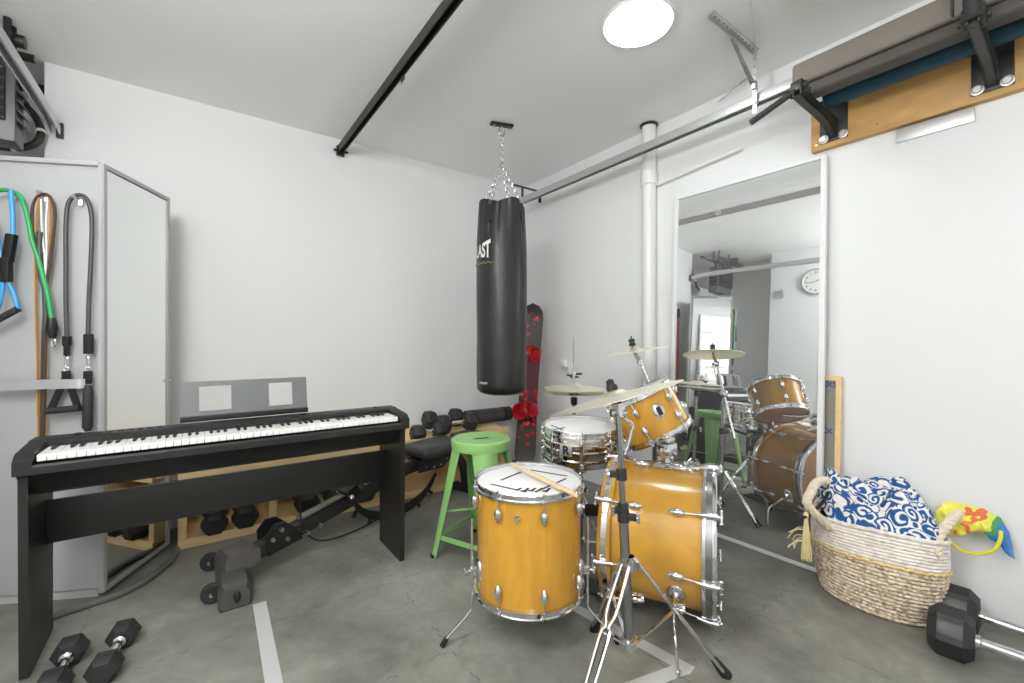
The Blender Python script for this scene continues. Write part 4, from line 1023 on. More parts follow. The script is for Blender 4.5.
# snare drum
scn = P(580.5, 426.5, 2.15)
axs = (UPV * 1 - FWV * .06 + RTV * .0).normalized()
SL = .14
Msn = TR(scn - axs * (SL / 2), axs, RTV)
snr = thing('snare_drum', 'chrome snare drum with a white head and an R badge', 'drum', scn - axs * SL)
part(MB(Msn).lathe([(.176, -SL / 2), (.178, -SL / 2 + .003), (.178, -.028), (.183, -.022), (.183, -.012), (.178, -.006), (.178, .006), (.183, .012), (.183, .022), (.178, .028), (.178, SL / 2 - .003), (.176, SL / 2), (.17, SL / 2), (.17, -SL / 2)], None, 72, True), 'shell', M_snare, snr)
for s, nm in ((1, 'batter'), (-1, 'resonant')):
    e = s * SL / 2
    part(MB(Msn).lathe(flanged_hoop(.178, e, s), None, 72, True), nm + '_hoop', M_chrome, snr)
    part(MB(Msn).lathe([(0, e + s * .004), (.168, e + s * .004), (.18, e + s * .001), (.18, e - s * .004), (0, e + s * .002)], None, 72), nm + '_head', M_head, snr)
for k in range(8):
    a = R(-97.5 + 45 * k); ca, sa = math.cos(a), math.sin(a)
    lg = MB(Msn); Q = TR((.18 * ca, .18 * sa, 0), (0, 0, 1), (ca, sa, 0))
    lg.lathe([(0, -.046), (.008, -.044), (.0105, -.03), (.008, -.02), (.008, .02), (.0105, .03), (.008, .044), (0, .046)], Q @ Matrix.Translation((.012, 0, 0)), 12)
    lg.box((.004, 0, .03), (.012, .016, .018), Q, bev=.003).box((.004, 0, -.03), (.012, .016, .018), Q, bev=.003)
    lo = part(lg, 'lug', M_chrome, snr)
    part(rod_mesh(Msn, .178, a, .03, SL / 2, 1), 'tension_rod', M_chrome, lo); part(rod_mesh(Msn, .178, a, -.03, -SL / 2, -1), 'tension_rod', M_chrome, lo)
a = R(-120); bo = V((math.cos(a), math.sin(a), 0)); bxx = V((-math.sin(a), math.cos(a), 0))
Q = Msn @ TR(bo * .1838, bo, bxx)
bg = part(MB(Q).box((0, 0, 0), (.06, .052, .003), bev=.001), 'badge', M_galv, snr, 'silver badge with the letter R')
part(text_on('R', .056, Q @ Matrix.Translation((0, -.019, .0022)), bold=.0022), 'letter', M_ink, bg)
a = R(-12); Q = Msn @ TR((.18 * math.cos(a), .18 * math.sin(a), 0), (math.cos(a), math.sin(a), 0), (0, 0, 1))
sn_ = part(MB(Q).box((0, 0, .012), (.10, .03, .022), bev=.004).box((.03, 0, .03), (.03, .05, .016), bev=.004), 'strainer', M_chrome, snr)
part(MB(Q).tube([(.02, 0, .03), (.04, .02, .05), (-.03, .035, .06)], .006, 8), 'throw_lever', M_chrome, sn_)
xm = MB()
for (a, b, c, d) in ((551, 425, 563, 430), (552, 430, 565, 427.3)):
    zc_ = scn + axs * .0054
    xm.bar(PL(a, b, zc_, axs), PL(c, d, zc_, axs), .007, .0008, axs)
part(xm, 'head_marking', M_ink, snr)

# ------------------------------------------------------------------ stands and cymbals
def cymbal_mesh(M, D, bell=.055, bow=.022, flip=1):
    Rr = D / 2
    pr = [(.005, .030), (bell * .5, .026), (bell * .85, .018), (bell, bow * .62 + .004)]
    pr = [(.005, bow + .017), (bell * .45, bow + .0155), (bell * .8, bow + .009), (bell, bow + .002)]
    for k in range(1, 13):
        t = k / 12; pr.append((bell + (Rr - bell) * t, bow * (1 - t ** 1.6)))
    low = [(r, z - .0014) for r, z in reversed(pr)]
    mb = MB(M)
    mb.lathe([(r, z * flip) for r, z in pr + low], None, 80, True)
    return mb
def groove_mat(name, rgb):
    m = mat(name, rgb, .4, 1.0)
    tc = N(m, 'ShaderNodeTexCoord'); w = N(m, 'ShaderNodeTexNoise'); w.inputs['Scale'].default_value = 30; Lk(m, tc.outputs['Object'], w.inputs['Vector'])
    mr = N(m, 'ShaderNodeMapRange'); mr.inputs['To Min'].default_value = .34; mr.inputs['To Max'].default_value = .5; Lk(m, w.outputs['Fac'], mr.inputs['Value']); Lk(m, mr.outputs['Result'], bsdf(m).inputs['Roughness'])
    return m
M_cym = groove_mat('cymbal_bronze_lathed', (255, 249, 230))
def strap_leg(root, hinge, foot, tn, r=.0066, gap=.016, pinch=.38):
    """double-braced leg: two rods that pinch together part way down"""
    h, f = V(hinge), V(foot); d = f - h
    lg = None
    mb = MB()
    for s in (-1, 1):
        mb.tube(resample([h + tn * s * gap * .8, h + d * (pinch - .1) + tn * s * gap, h + d * pinch + tn * s * gap * .35, h + d * (pinch + .08) + tn * s * gap * .9, f + tn * s * gap * .6], 30), r, 8)
    mb.cyl(h + d * pinch - tn * gap * .6, h + d * pinch + tn * gap * .6, .005, n=8)
    lg = part(mb, 'leg', M_chrome, root)
    n = d.normalized()
    part(MB().tube([f - n * .07, f - n * .05, f + n * .0], [.012, .015, .019], 12), 'rubber_foot', M_black, lg)
    return lg
def tripod(root, c, zlow, zhinge, feet, tube_r, brace_t=.5):
    for f in feet:
        f = V(f); o = V((f.x - c.x, f.y - c.y, 0)).normalized(); tn = V((-o.y, o.x, 0))
        h = V((c.x, c.y, zhinge)) + o * (tube_r + .012)
        lg = strap_leg(root, h, f, tn)
        m = h + (f - h) * brace_t
        part(MB().bar(V((c.x, c.y, zlow)) + o * .02, m, .012, .005, (0, 0, 1)), 'brace', M_chrome, lg)
    part(MB().lathe([(tube_r, -.02), (tube_r + .014, -.018), (tube_r + .016, .012), (tube_r, .022)], TR((c.x, c.y, zhinge)), 20), 'leg_collar', M_chrome, root)
    part(MB().lathe([(tube_r, -.014), (tube_r + .010, -.012), (tube_r + .010, .012), (tube_r, .014)], TR((c.x, c.y, zlow)), 20), 'brace_collar', M_chrome, root)
def clamp(root, p, ax, o, r):
    """height clamp with a wing screw"""
    c = part(MB().lathe([(r, -.02), (r + .006, -.018), (r + .006, .018), (r, .02)], TR(p, ax), 18).bar(V(p), V(p) + V(o) * (r + .03), .016, .022, ax, bev=.003), 'clamp', M_claw, root)
    q = V(p) + V(o) * (r + .035)
    part(MB().bar(q - V(ax) * .018, q + V(ax) * .018, .007, .013, o, bev=.002).cyl(V(p) + V(o) * r, q, .005, n=8), 'wing_screw', M_chrome, c)

# ride cymbal stand (nearest)
rb0 = P(629.5, 341.5, 1.46); rb0.z = 0
rs = thing('cymbal_stand', 'chrome tripod cymbal stand standing in front of the bass drum', 'cymbal stand', rb0)
ptop = P(618, 404, 1.465); pb0 = rb0 + V((0, 0, .115)); dv = (ptop - pb0); dvn = dv.normalized()
M_tube = mat('chrome_tube', (168, 168, 170), .16, 1.0, rvar=.05)
part(MB().cyl(pb0 - V((0, 0, .02)), pb0 + dv * .53, .0165, n=20), 'lower_tube', M_tube, rs)
part(MB().cyl(pb0 + dv * .48, ptop - dvn * .04, .0105, n=18), 'upper_tube', M_tube, rs)
clamp(rs, pb0 + dv * .56, dvn, RTV * -.8 + FWV * -.3, .012)
clamp(rs, pb0 + dv * .705, dvn, RTV * -.95 + FWV * .1, .012)
clamp(rs, pb0 + dv * .53, dvn, RTV * .9 - FWV * .4, .014)
feet = [F(727, 676), F(572, 745), F(594, 630)]
tripod(rs, rb0, .115, .385, feet, .0165, .42)
# tilter
tl = part(MB().box(ptop - dvn * .02, (.036, .034, .05), TR((0, 0, 0)), bev=.006).cyl(ptop - RTV * .026 - dvn * .03, ptop + RTV * .026 - dvn * .03, .014, n=16), 'tilter', M_chrome, rs)
part(MB().tube(resample([ptop + RTV * .02 - dvn * .05, ptop + RTV * .045 - dvn * .07, ptop + RTV * .035 - dvn * .12, ptop + RTV * .015 - dvn * .17], 14), .006, 8), 'lever', M_chrome, tl)
cax = (UPV * .955 - RTV * .27 + FWV * .135).normalized()
cymc = P(615, 398, 1.47)
part(MB().cyl(ptop - cax * .03, cymc + cax * .068, .004, n=10), 'cymbal_rod', M_steel, rs)
part(MB().lathe([(0, .02), (.017, .02), (.019, .024), (.019, .042), (.016, .045), (.0, .045)], TR(cymc, cax), 20), 'felt', M_felt, rs)
part(MB().lathe([(0, .044), (.014, .044), (.014, .053), (.006, .056), (.005, .066), (0, .068)], TR(cymc, cax), 16).box((0, 0, .057), (.03, .007, .012), TR(cymc, cax), bev=.002), 'wing_nut', M_black, rs)
part(MB().lathe([(0, -.018), (.018, -.018), (.018, -.002), (0, .002)], TR(cymc, cax), 18), 'lower_felt', M_felt, rs)
solo(cymbal_mesh(TR(cymc, cax), .455, .045, .011), 'cymbal', M_cym, 'large bronze cymbal tilted on the tripod stand nearest the viewer', 'cymbal')

# crash cymbal stand with boom behind the drums
cc_ = P(633.5, 351.5, 2.5)
cb_ = P(655, 398, 2.44)
base = V((cb_.x, cb_.y, 0))
bs = thing('cymbal_stand', 'chrome boom cymbal stand behind the rack tom, carrying a small cymbal', 'cymbal stand', base)
part(MB().cyl(base + V((0, 0, .10)), base + V((0, 0, .55)), .0145, n=18), 'lower_tube', M_tube, bs)
part(MB().cyl(base + V((0, 0, .52)), V((cb_.x, cb_.y, cb_.z)), .011, n=18), 'upper_tube', M_tube, bs)
clamp(bs, base + V((0, 0, .56)), (0, 0, 1), FWV * -1, .0145)
tripod(bs, base, .12, .30, [base + V((.24 * math.cos(R(q)), .24 * math.sin(R(q)), .004)) for q in (150, 262, 30)], .0145, .5)
jt = P(640.5, 362.5, 2.48)
bdv = (cb_ - jt).normalized()
part(MB().cyl(jt, cb_ + bdv * .30, .0078, n=14), 'boom', M_chrome, bs)
part(MB().ell(cb_, (.026, .026, .026)).cyl(cb_ - RTV * .04, cb_ + RTV * .04, .012, n=14), 'boom_clamp', M_chrome, bs)
cax2 = (UPV * .975 - RTV * .15 + FWV * .045).normalized()
part(MB().lathe([(0, -.016), (.018, -.014), (.02, 0), (.018, .014), (0, .016)], TR(jt, FWV), 18).tube([jt, jt + (cc_ - jt) * .8, cc_ - cax2 * .01], [.012, .010, .007], 12), 'tilter', M_chrome, bs)
part(MB().cyl(cc_ - cax2 * .02, cc_ + cax2 * .09, .0038, n=10), 'cymbal_rod', M_black, bs)
part(MB().lathe([(0, .032), (.016, .032), (.018, .036), (.018, .05), (0, .052)], TR(cc_, cax2), 18), 'felt', M_felt, bs)
part(MB().lathe([(0, .052), (.014, .052), (.018, .058), (.018, .07), (.014, .074), (0, .075)], TR(cc_, cax2), 16), 'wing_nut', M_black, bs)
solo(cymbal_mesh(TR(cc_, cax2), .40, .042, .010), 'cymbal', M_cym, 'medium bronze cymbal on the boom stand above the rack tom', 'cymbal')

# hi-hat
hh = P(574, 392, 2.55); hb = V((hh.x, hh.y, 0))
hs = thing('hi_hat_stand', 'chrome hi-hat stand with a thin pull rod behind the snare drum', 'hi-hat stand', hb)
part(MB().cyl(hb + V((0, 0, .06)), hb + V((0, 0, .50)), .013, n=18), 'lower_tube', M_tube, hs)
part(MB().cyl(hb + V((0, 0, .48)), V((hh.x, hh.y, hh.z - .05)), .0105, n=18), 'upper_tube', M_tube, hs)
clamp(hs, hb + V((0, 0, .51)), (0, 0, 1), RTV * .7 - FWV * .7, .013)
part(MB().lathe([(0, -.075), (.017, -.075), (.02, -.06), (.02, -.03), (.026, -.022), (.026, -.012), (0, -.012)], TR(hh), 20), 'cymbal_seat', M_black, hs)
part(MB().cyl(V((hh.x, hh.y, hh.z - .03)), P(573.5, 337, 2.55), .0032, n=8), 'pull_rod', M_steel, hs)
ct = P(573.5, 375, 2.55)
clp = part(MB().cyl(ct - V((0, 0, .035)), ct + V((0, 0, .022)), .008, n=12).box(ct, (.022, .022, .026), TR((0, 0, 0)), bev=.004), 'clutch', M_chrome, hs)
part(MB().bar(ct + V((0, 0, .004)), ct + RTV * .05 + V((0, 0, .008)), .012, .012, bev=.003).bar(ct - V((0, 0, .006)), ct - RTV * .04, .006, .010).bar(ct - RTV * .02 + V((0, 0, -.012)), ct + RTV * .03 + V((0, 0, -.012)), .006, .01), 'clutch_screw', M_black, clp)
part(MB().lathe([(.004, .028), (.012, .028), (.012, .044), (.004, .044)], TR(hh), 16, True), 'clutch_felt', M_felt, hs)
for k, q in enumerate((35, 155, 275)):
    d = V((math.cos(R(q)), math.sin(R(q)), 0)); strap_leg(hs, hb + V((0, 0, .28)) + d * .02, hb + d * .24 + V((0, 0, .004)), V((-d.y, d.x, 0)), .005, .012)
fd = (V((1.35, 2.05, 0)) - hb).normalized(); tnf = V((-fd.y, fd.x, 0))
part(MB().rings([[hb + fd * a + tnf * (w * q) + V((0, 0, z + dz)) for q, dz in ((-1, 0), (1, 0), (1, .008), (-1, .008))] for a, z, w in ((.05, .075, .03), (.14, .055, .042), (.28, .02, .038), (.32, .012, .03))]), 'foot_pedal', M_chrome, hs)
solo(cymbal_mesh(TR(hh + V((0, 0, -.004))), .355, .05, .011, -1), 'cymbal', M_cym, 'lower bronze cymbal of the hi-hat pair behind the snare drum', 'cymbal', 'hi-hat cymbals')
solo(cymbal_mesh(TR(hh + V((0, 0, .022)), UPV + RTV * .01), .355, .05, .011, 1), 'cymbal', M_cym, 'upper bronze cymbal of the hi-hat pair behind the snare drum', 'cymbal', 'hi-hat cymbals')

# snare stand
sb_ = scn - axs * SL; sbase = V((sb_.x, sb_.y, 0))
ss = thing('snare_stand', 'chrome snare drum stand with rubber tipped basket arms', 'drum stand', sbase)
part(MB().cyl(sbase + V((0, 0, .12)), sbase + V((0, 0, .38)), .013, n=18), 'lower_tube', M_tube, ss)
part(MB().cyl(sbase + V((0, 0, .36)), sb_ - V((0, 0, .05)), .010, n=18), 'upper_tube', M_tube, ss)
clamp(ss, sbase + V((0, 0, .40)), (0, 0, 1), RTV * .6 - FWV * .7, .013)
part(MB().ell(sb_ - V((0, 0, .075)), (.03, .03, .022)), 'basket_hub', M_chrome, ss)
for dg in (-35, 85, 205):
    d = stool_dir(dg); e = sb_ + d * .185 + V((0, 0, .0)); e.z = sb_.z - .018 + (FWV.dot(d)) * -.06 * -.185
    am = part(MB().tube([sb_ - V((0, 0, .075)) + d * .02, sb_ + d * .10 - V((0, 0, .055)), e + d * .008], .0085, 10), 'basket_arm', M_bench, ss)
    part(MB().tube([e - d * .03 - V((0, 0, .012)), e + d * .016, e + d * .022 + V((0, 0, .035)), e + d * .016 + V((0, 0, .042))], .012, 12), 'rubber_tip', M_black, am)
tripod(ss, sbase, .14, .30, [sbase + stool_dir(q) * .21 + V((0, 0, .004)) for q in (60, 180, 300)], .013, .5)

# bass pedal behind the batter head
pc_ = bbk + axb * .035; pc_ = V((pc_.x, pc_.y, 0))
sdp = V((-axb.y, axb.x, 0))
pd = thing('bass_pedal', 'chrome bass drum pedal with a felt beater behind the bass drum', 'drum pedal', pc_)
part(MB().rings([[pc_ + axb * a + sdp * (w * q) + V((0, 0, z + dz)) for q, dz in ((-1, 0), (1, 0), (1, .009), (-1, .009))] for a, z, w in ((.03, .10, .03), (.12, .075, .042), (.26, .03, .042), (.30, .016, .036))]), 'footboard', M_steel, pd)
part(MB().box((0, 0, .008), (.12, .36, .008), TR(pc_ + axb * .14, (0, 0, 1), sdp)), 'base_plate', M_black, pd)
pf = MB()
for q in (-.055, .055): pf.bar(pc_ + sdp * q + V((0, 0, .004)), pc_ + sdp * q + V((0, 0, .2)), .022, .016, bev=.003)
pf.cyl(pc_ + sdp * -.07 + V((0, 0, .195)), pc_ + sdp * .07 + V((0, 0, .195)), .009, n=12)
part(pf, 'frame', M_chrome, pd)
part(MB().cyl(pc_ + V((0, 0, .19)), pc_ + axb * .06 + V((0, 0, .36)), .0045, n=10), 'beater_shaft', M_chrome, pd)
part(MB().cyl(pc_ + axb * .025 + V((0, 0, .36)), pc_ + axb * .085 + V((0, 0, .355)), .026, n=20), 'beater', M_felt, pd)
part(MB().tube([pc_ + sdp * .075 + V((0, 0, .05 + .0018 * i)) + sdp * .008 * math.cos(i * 1.2) + axb * .008 * math.sin(i * 1.2) for i in range(70)], .0018, 5), 'spring', M_steel, pd)

# ------------------------------------------------------------------ leaning mirror
ph = R(1.0)
me_ = V((-math.sin(ph), math.cos(ph), 0)); mo = V((math.cos(ph), math.sin(ph), 0))
mh = 2.062; mu = (mo * .082 + UPV * mh).normalized(); MHH = math.hypot(.082, mh)
mn = me_.cross(mu).normalized()
if mn.dot(mo) > 0: mn = -mn
mB = V((2.452, .815, 0)); MW = .835
Mm = Matrix((me_, mu, mn)).transposed().to_4x4(); Mm = Matrix.Translation(mB) @ Mm
mir = thing('leaning_mirror', 'tall white framed mirror leaning against the wall behind the drums', 'mirror', mB + me_ * MW / 2)
part(MB(Mm).box((MW / 2, MHH / 2, -.006), (MW - .03, MHH - .03, .004)), 'mirror_glass', M_mirror, mir, 'tall mirror glass')
part(MB(Mm).box((MW / 2, MHH / 2, -.018), (MW - .01, MHH - .01, .014)), 'backing', M_card, mir)
fm = MB(Mm)
for x in (.012, MW - .012): fm.box((x, MHH / 2, -.010), (.024, MHH, .028), bev=.002)
for y in (.008, MHH - .008): fm.box((MW / 2, y, -.010), (MW - .048, .016, .028), bev=.002)
part(fm, 'frame', M_frame, mir)

# framed panel behind the mirror
p0 = V((2.492, .757, 0)); pu = V((.052, 0, .985)).normalized(); pe = V((0, 1, 0)); pnn = V((-pu.z, 0, pu.x))
Mp = Matrix((pe, pu, pnn)).transposed().to_4x4(); Mp = Matrix.Translation(p0) @ Mp
pnl = thing('framed_panel', 'grey panel with a thin wooden frame leaning behind the tall mirror', 'panel', p0 + pe * .3)
part(MB(Mp).box((.3, .48, -.008), (.57, .93, .006)), 'panel_sheet', M_card, pnl)
fm = MB(Mp)
for x in (.011, .589): fm.box((x, .48, -.004), (.022, .96, .024), bev=.001)
for y in (.011, .949): fm.box((.3, y, -.004), (.556, .022, .024), bev=.001)
part(fm, 'frame', M_pine, pnl)
Mtx = Mp @ Matrix.Diagonal((-1, 1, 1, 1))
for tx, yy in (('INXS', .905), ('XX', .675)):
    part(text_on(tx, .038, Mtx @ Matrix.Translation((-.062, yy, -.0042)), bold=.0008), 'print', M_blueink, pnl, 'blue print on the panel')

# ------------------------------------------------------------------ woven basket and blanket
bcn = V((2.385, .592, 0)); BH = .345
def bel(a, k, z): return bcn + V((.158 * k * math.cos(a), .226 * k * math.sin(a), z))
def bprof(t):  # t 0 bottom..1 rim
    return .86 + .16 * math.sin(t * PI * .62) - .0 * t
bask = thing('woven_basket', 'round woven straw basket with a white upper band and rope handles', 'basket', bcn)
M_jute = mat('jute_weave', (190, 168, 140), .85)
def _jute(m, c0, c1, c2, sx_, sz):
    tc = N(m, 'ShaderNodeTexCoord'); mp = N(m, 'ShaderNodeMapping'); mp.inputs['Scale'].default_value = (sx_, sx_, sz); Lk(m, tc.outputs['Object'], mp.inputs['Vector'])
    vo = N(m, 'ShaderNodeTexVoronoi'); vo.inputs['Scale'].default_value = 1; Lk(m, mp.outputs['Vector'], vo.inputs['Vector'])
    sp_ = N(m, 'ShaderNodeSeparateXYZ'); Lk(m, vo.outputs['Color'], sp_.inputs[0])
    r = ramp(m, [(.0, c0), (.45, c1), (1, c2)], sp_.outputs[0]); Lk(m, r.outputs['Color'], bsdf(m).inputs['Base Color'])
    bp = N(m, 'ShaderNodeBump'); bp.inputs['Strength'].default_value = .35; bp.inputs['Distance'].default_value = .004; bp.invert = True
    Lk(m, vo.outputs['Distance'], bp.inputs['Height']); Lk(m, bp.outputs['Normal'], bsdf(m).inputs['Normal'])
_jute(M_jute, (158, 134, 106), (210, 192, 166), (238, 228, 208), 85, 125)
M_whiteweave = mat('white_weave', (236, 229, 218), .85)
_jute(M_whiteweave, (216, 206, 192), (238, 231, 221), (246, 241, 233), 50, 110)
def coil_wall(t0, t1, ncoil, amp, mb):
    nv = ncoil * 4 + 1
    def fn(u, v):
        t = t0 + (t1 - t0) * v; a = u * 2 * PI
        k = bprof(t) + amp * abs(math.sin(v * ncoil * PI)) + .012 * math.sin(3 * a + 1) * t
        z = .004 + t * BH + .012 * t * math.sin(2 * a + .8)
        return bel(a, k, z)
    mb.grid(fn, 96, nv, True)
    return mb
part(coil_wall(0, .66, 15, .03, MB()), 'jute_body', M_jute, bask, 'brown and white braided lower body')
part(coil_wall(.66, 1.0, 9, .022, MB()), 'white_band', M_whiteweave, bask, 'white upper band')
part(MB().grid(lambda u, v: bel(u * 2 * PI, max(.001, bprof(0) * v), .004), 64, 8, True), 'base', M_jute, bask)
part(MB().tube([bel(a, bprof(.64) + .035, .004 + .645 * BH + .012 * .65 * math.sin(2 * a + .8) + .003 * math.sin(40 * a)) for a in [2 * PI * i / 160 for i in range(160)]], .004, 8, True), 'yellow_trim', M_yellow, bask, 'pale yellow stitched trim')
part(MB().tube([bel(a, bprof(1.0) - .0 + .012 * math.sin(3 * a + 1), .004 + BH + .012 * math.sin(2 * a + .8)) for a in [2 * PI * i / 120 for i in range(120)]], .009, 8, True), 'rim', M_whiteweave, bask)
# inside liner
part(MB().grid(lambda u, v: bel(u * 2 * PI, (bprof(v) - .05), .01 + v * (BH - .008)), 64, 10, True), 'lining', M_jute, bask)
def rope(ptsl, r, name='handle'):
    ps = resample(ptsl, 70); mb = MB()
    T = [(ps[min(i + 1, 69)] - ps[max(i - 1, 0)]).normalized() for i in range(70)]
    for s in range(3):
        st_ = []
        x = UPV.cross(T[0]).normalized()
        for i in range(70):
            x = (x - T[i] * x.dot(T[i])).normalized(); y = T[i].cross(x); ph_ = i * .5 + s * 2 * PI / 3
            st_.append(ps[i] + (x * math.cos(ph_) + y * math.sin(ph_)) * r * .55)
        mb.tube(st_, r * .62, 7)
    return part(mb, name, M_rope, bask)
hl = lambda px, py, d: P(px, py, d)
dL = 1.885
rope([bel(R(118), 1.0, BH + .0), P(829, 484, 1.95), P(818, 482, 1.92), P(811, 492, 1.89), P(808, 506, 1.87), bel(R(150), 1.05, BH - .03)], .017)
rope([bel(R(-118), 1.03, BH - .045), P(939, 536, 1.70), P(950, 522, 1.715), P(958, 514, 1.74), P(956, 511, 1.79), bel(R(-62), 1.0, BH + .0)], .017)
# tassel
tp = P(806, 518, 1.87); tm = MB(); random.seed(3)
for k in range(46):
    a = random.random() * 2 * PI; s = random.random() ** .5
    e = tp + RTV * (s * .022 * math.cos(a)) + FWV * (s * .022 * math.sin(a)) - V((0, 0, .15 + random.random() * .035))
    tm.tube(resample([tp + RTV * .004 * math.cos(a) + V((0, 0, .012)), tp + (e - tp) * .45 + RTV * (.004 * math.cos(a)), e], 6), .0022, 5)
for k in range(9):
    a = random.random()
    s0 = tp - V((0, 0, .02 + .1 * a)); tm.tube(resample([s0, s0 - RTV * (.03 + .02 * random.random()) + V((0, 0, .004)), s0 - RTV * (.045 + .04 * random.random()) - V((0, 0, .01 + .05 * random.random()))], 6), .0016, 5)
tm.ell(tp + V((0, 0, .012)), (.011, .011, .016))
part(tm, 'tassel', M_raffia, bask, 'straw tassel hanging from the handle')
part(MB().tube(resample([P(829, 492, 1.93), P(822, 503, 1.9), P(810, 514, 1.87), P(799, 520, 1.86)], 16), [.007] * 12 + [.006, .005, .004, .002], 8), 'twig', M_black, bask, 'dark strap end at the handle')

# blanket
M_blk = mat('blue_scroll_fabric', (40, 96, 160), .85, bump=.15, bscale=300)
def _blk():
    m = M_blk; tc = N(m, 'ShaderNodeTexCoord')
    nz = N(m, 'ShaderNodeTexNoise'); nz.inputs['Scale'].default_value = 9; nz.inputs['Detail'].default_value = 1
    Lk(m, tc.outputs['Object'], nz.inputs['Vector'])
    sc_ = N(m, 'ShaderNodeVectorMath'); sc_.operation = 'SCALE'; sc_.inputs['Scale'].default_value = .075; Lk(m, nz.outputs['Color'], sc_.inputs[0])
    ad = N(m, 'ShaderNodeVectorMath'); ad.operation = 'ADD'; Lk(m, tc.outputs['Object'], ad.inputs[0]); Lk(m, sc_.outputs[0], ad.inputs[1])
    vo = N(m, 'ShaderNodeTexVoronoi'); vo.inputs['Scale'].default_value = 18.5; vo.inputs['Randomness'].default_value = .8; Lk(m, ad.outputs[0], vo.inputs['Vector'])
    sn1 = N(m, 'ShaderNodeMath'); sn1.operation = 'SUBTRACT'; Lk(m, ad.outputs[0], (dv_ := N(m, 'ShaderNodeSeparateXYZ')).inputs[0])
    dl = N(m, 'ShaderNodeVectorMath'); dl.operation = 'SUBTRACT'; Lk(m, ad.outputs[0], dl.inputs[0]); Lk(m, vo.outputs['Position'], dl.inputs[1])
    sep = N(m, 'ShaderNodeSeparateXYZ'); Lk(m, dl.outputs[0], sep.inputs[0])
    sy = N(m, 'ShaderNodeMath'); sy.operation = 'ADD'; Lk(m, sep.outputs[0], sy.inputs[0]); Lk(m, sep.outputs[2], sy.inputs[1])
    at = N(m, 'ShaderNodeMath'); at.operation = 'ARCTAN2'; Lk(m, sep.outputs[1], at.inputs[0]); Lk(m, sy.outputs[0], at.inputs[1])
    d_ = N(m, 'ShaderNodeMath'); d_.operation = 'MULTIPLY_ADD'; d_.inputs[1].default_value = 16.5; Lk(m, vo.outputs['Distance'], d_.inputs[0]); Lk(m, at.outputs[0], d_.inputs[2])
    si = N(m, 'ShaderNodeMath'); si.operation = 'SINE'; Lk(m, d_.outputs[0], si.inputs[0])
    r = ramp(m, [(.0, (28, 84, 146)), (.46, (36, 96, 158)), (.50, (40, 52, 84)), (.55, (228, 226, 222)), (1, (236, 234, 230))], si.outputs[0])
    # shift sine -1..1 to 0..1
    mr = N(m, 'ShaderNodeMapRange'); mr.inputs['From Min'].default_value = -1; Lk(m, si.outputs[0], mr.inputs['Value'])
    for l in list(r.inputs['Fac'].links): m.node_tree.links.remove(l)
    Lk(m, mr.outputs['Result'], r.inputs['Fac']); m.node_tree.nodes.remove(sn1); m.node_tree.nodes.remove(dv_)
    Lk(m, r.outputs['Color'], bsdf(m).inputs['Base Color'])
_blk()
def nzz(x, y, z, s): return noise.noise(V((x * s, y * s, z * s)))
pk1 = P(826, 474, 1.97); pk2 = P(893, 482, 1.93); pk3 = P(930, 498, 1.90)
def blf(u, v):
    a = u * 2 * PI; r = v
    p = bel(a, 1.0 * r, 0)
    z = BH + .012 + .075 * (1 - r ** 4)
    for (q, h, w) in ((pk1, .125, .08), (pk2, .085, .12), (P(862, 505, 1.93), .03, .09), (pk3, .105, .09), (P(850, 508, 1.80), .06, .07), (P(905, 520, 1.78), .065, .08)):
        dd = (V((p.x - q.x, p.y - q.y, 0))).length_squared
        z += h * math.exp(-dd / (w * w))
    e = min(1, (1 - r) * 5)
    z += e * (.045 * abs(nzz(p.x, p.y, 1, 9)) * 2 + .020 * nzz(p.x, p.y, 5, 22) + .006 * nzz(p.x, p.y, 2, 50)) - .02
    if r > .965: z -= .05
    return p + V((nzz(p.x, p.y, 7, 12) * .018 * e, nzz(p.x, p.y, 9, 12) * .018 * e, z))
solo(MB().grid(blf, 150, 70, True), 'blanket', M_blk, 'blue and white scroll patterned blanket crumpled in the woven basket', 'blanket', ang=60)

# colourful bag hanging over the basket edge against the wall
M_bag = mat('beach_bag', (240, 220, 40), .35, coat=.2)
def _bagm():
    m = M_bag; tc = N(m, 'ShaderNodeTexCoord'); sp_ = N(m, 'ShaderNodeSeparateXYZ'); Lk(m, tc.outputs['UV'], sp_.inputs[0])
    nz = N(m, 'ShaderNodeTexNoise'); nz.inputs['Scale'].default_value = 4; Lk(m, tc.outputs['UV'], nz.inputs['Vector'])
    ad = N(m, 'ShaderNodeMath'); ad.operation = 'MULTIPLY_ADD'; ad.inputs[1].default_value = .55; Lk(m, nz.outputs['Fac'], ad.inputs[0])
    vm = N(m, 'ShaderNodeMath'); vm.operation = 'MULTIPLY_ADD'; vm.inputs[1].default_value = .3; Lk(m, sp_.outputs[1], vm.inputs[0]); Lk(m, sp_.outputs[0], vm.inputs[2]); Lk(m, vm.outputs[0], ad.inputs[2])
    r = ramp(m, [(0, (30, 120, 196)), (.5, (34, 128, 206)), (.62, (70, 156, 84)), (.74, (222, 220, 84)), (.86, (232, 224, 86)), (.92, (222, 110, 66)), (1.0, (232, 224, 84))], ad.outputs['Value'], 'CONSTANT')
    Lk(m, r.outputs['Color'], bsdf(m).inputs['Base Color'])
_bagm()
def on(px, py, X): return PL(px, py, (X, 0, 0), (1, 0, 0))
topl = resample([on(938, 506, 2.46), on(950, 501, 2.49), on(971, 506, 2.52), on(991, 513, 2.53), on(1008, 529, 2.535), on(1015, 557, 2.53)], 40)
botl = resample([on(930, 530, 2.44), on(946, 534, 2.45), on(962, 535, 2.455), on(976, 532, 2.46), on(990, 538, 2.47), on(1015.5, 560, 2.50)], 40)
fbg = MB()
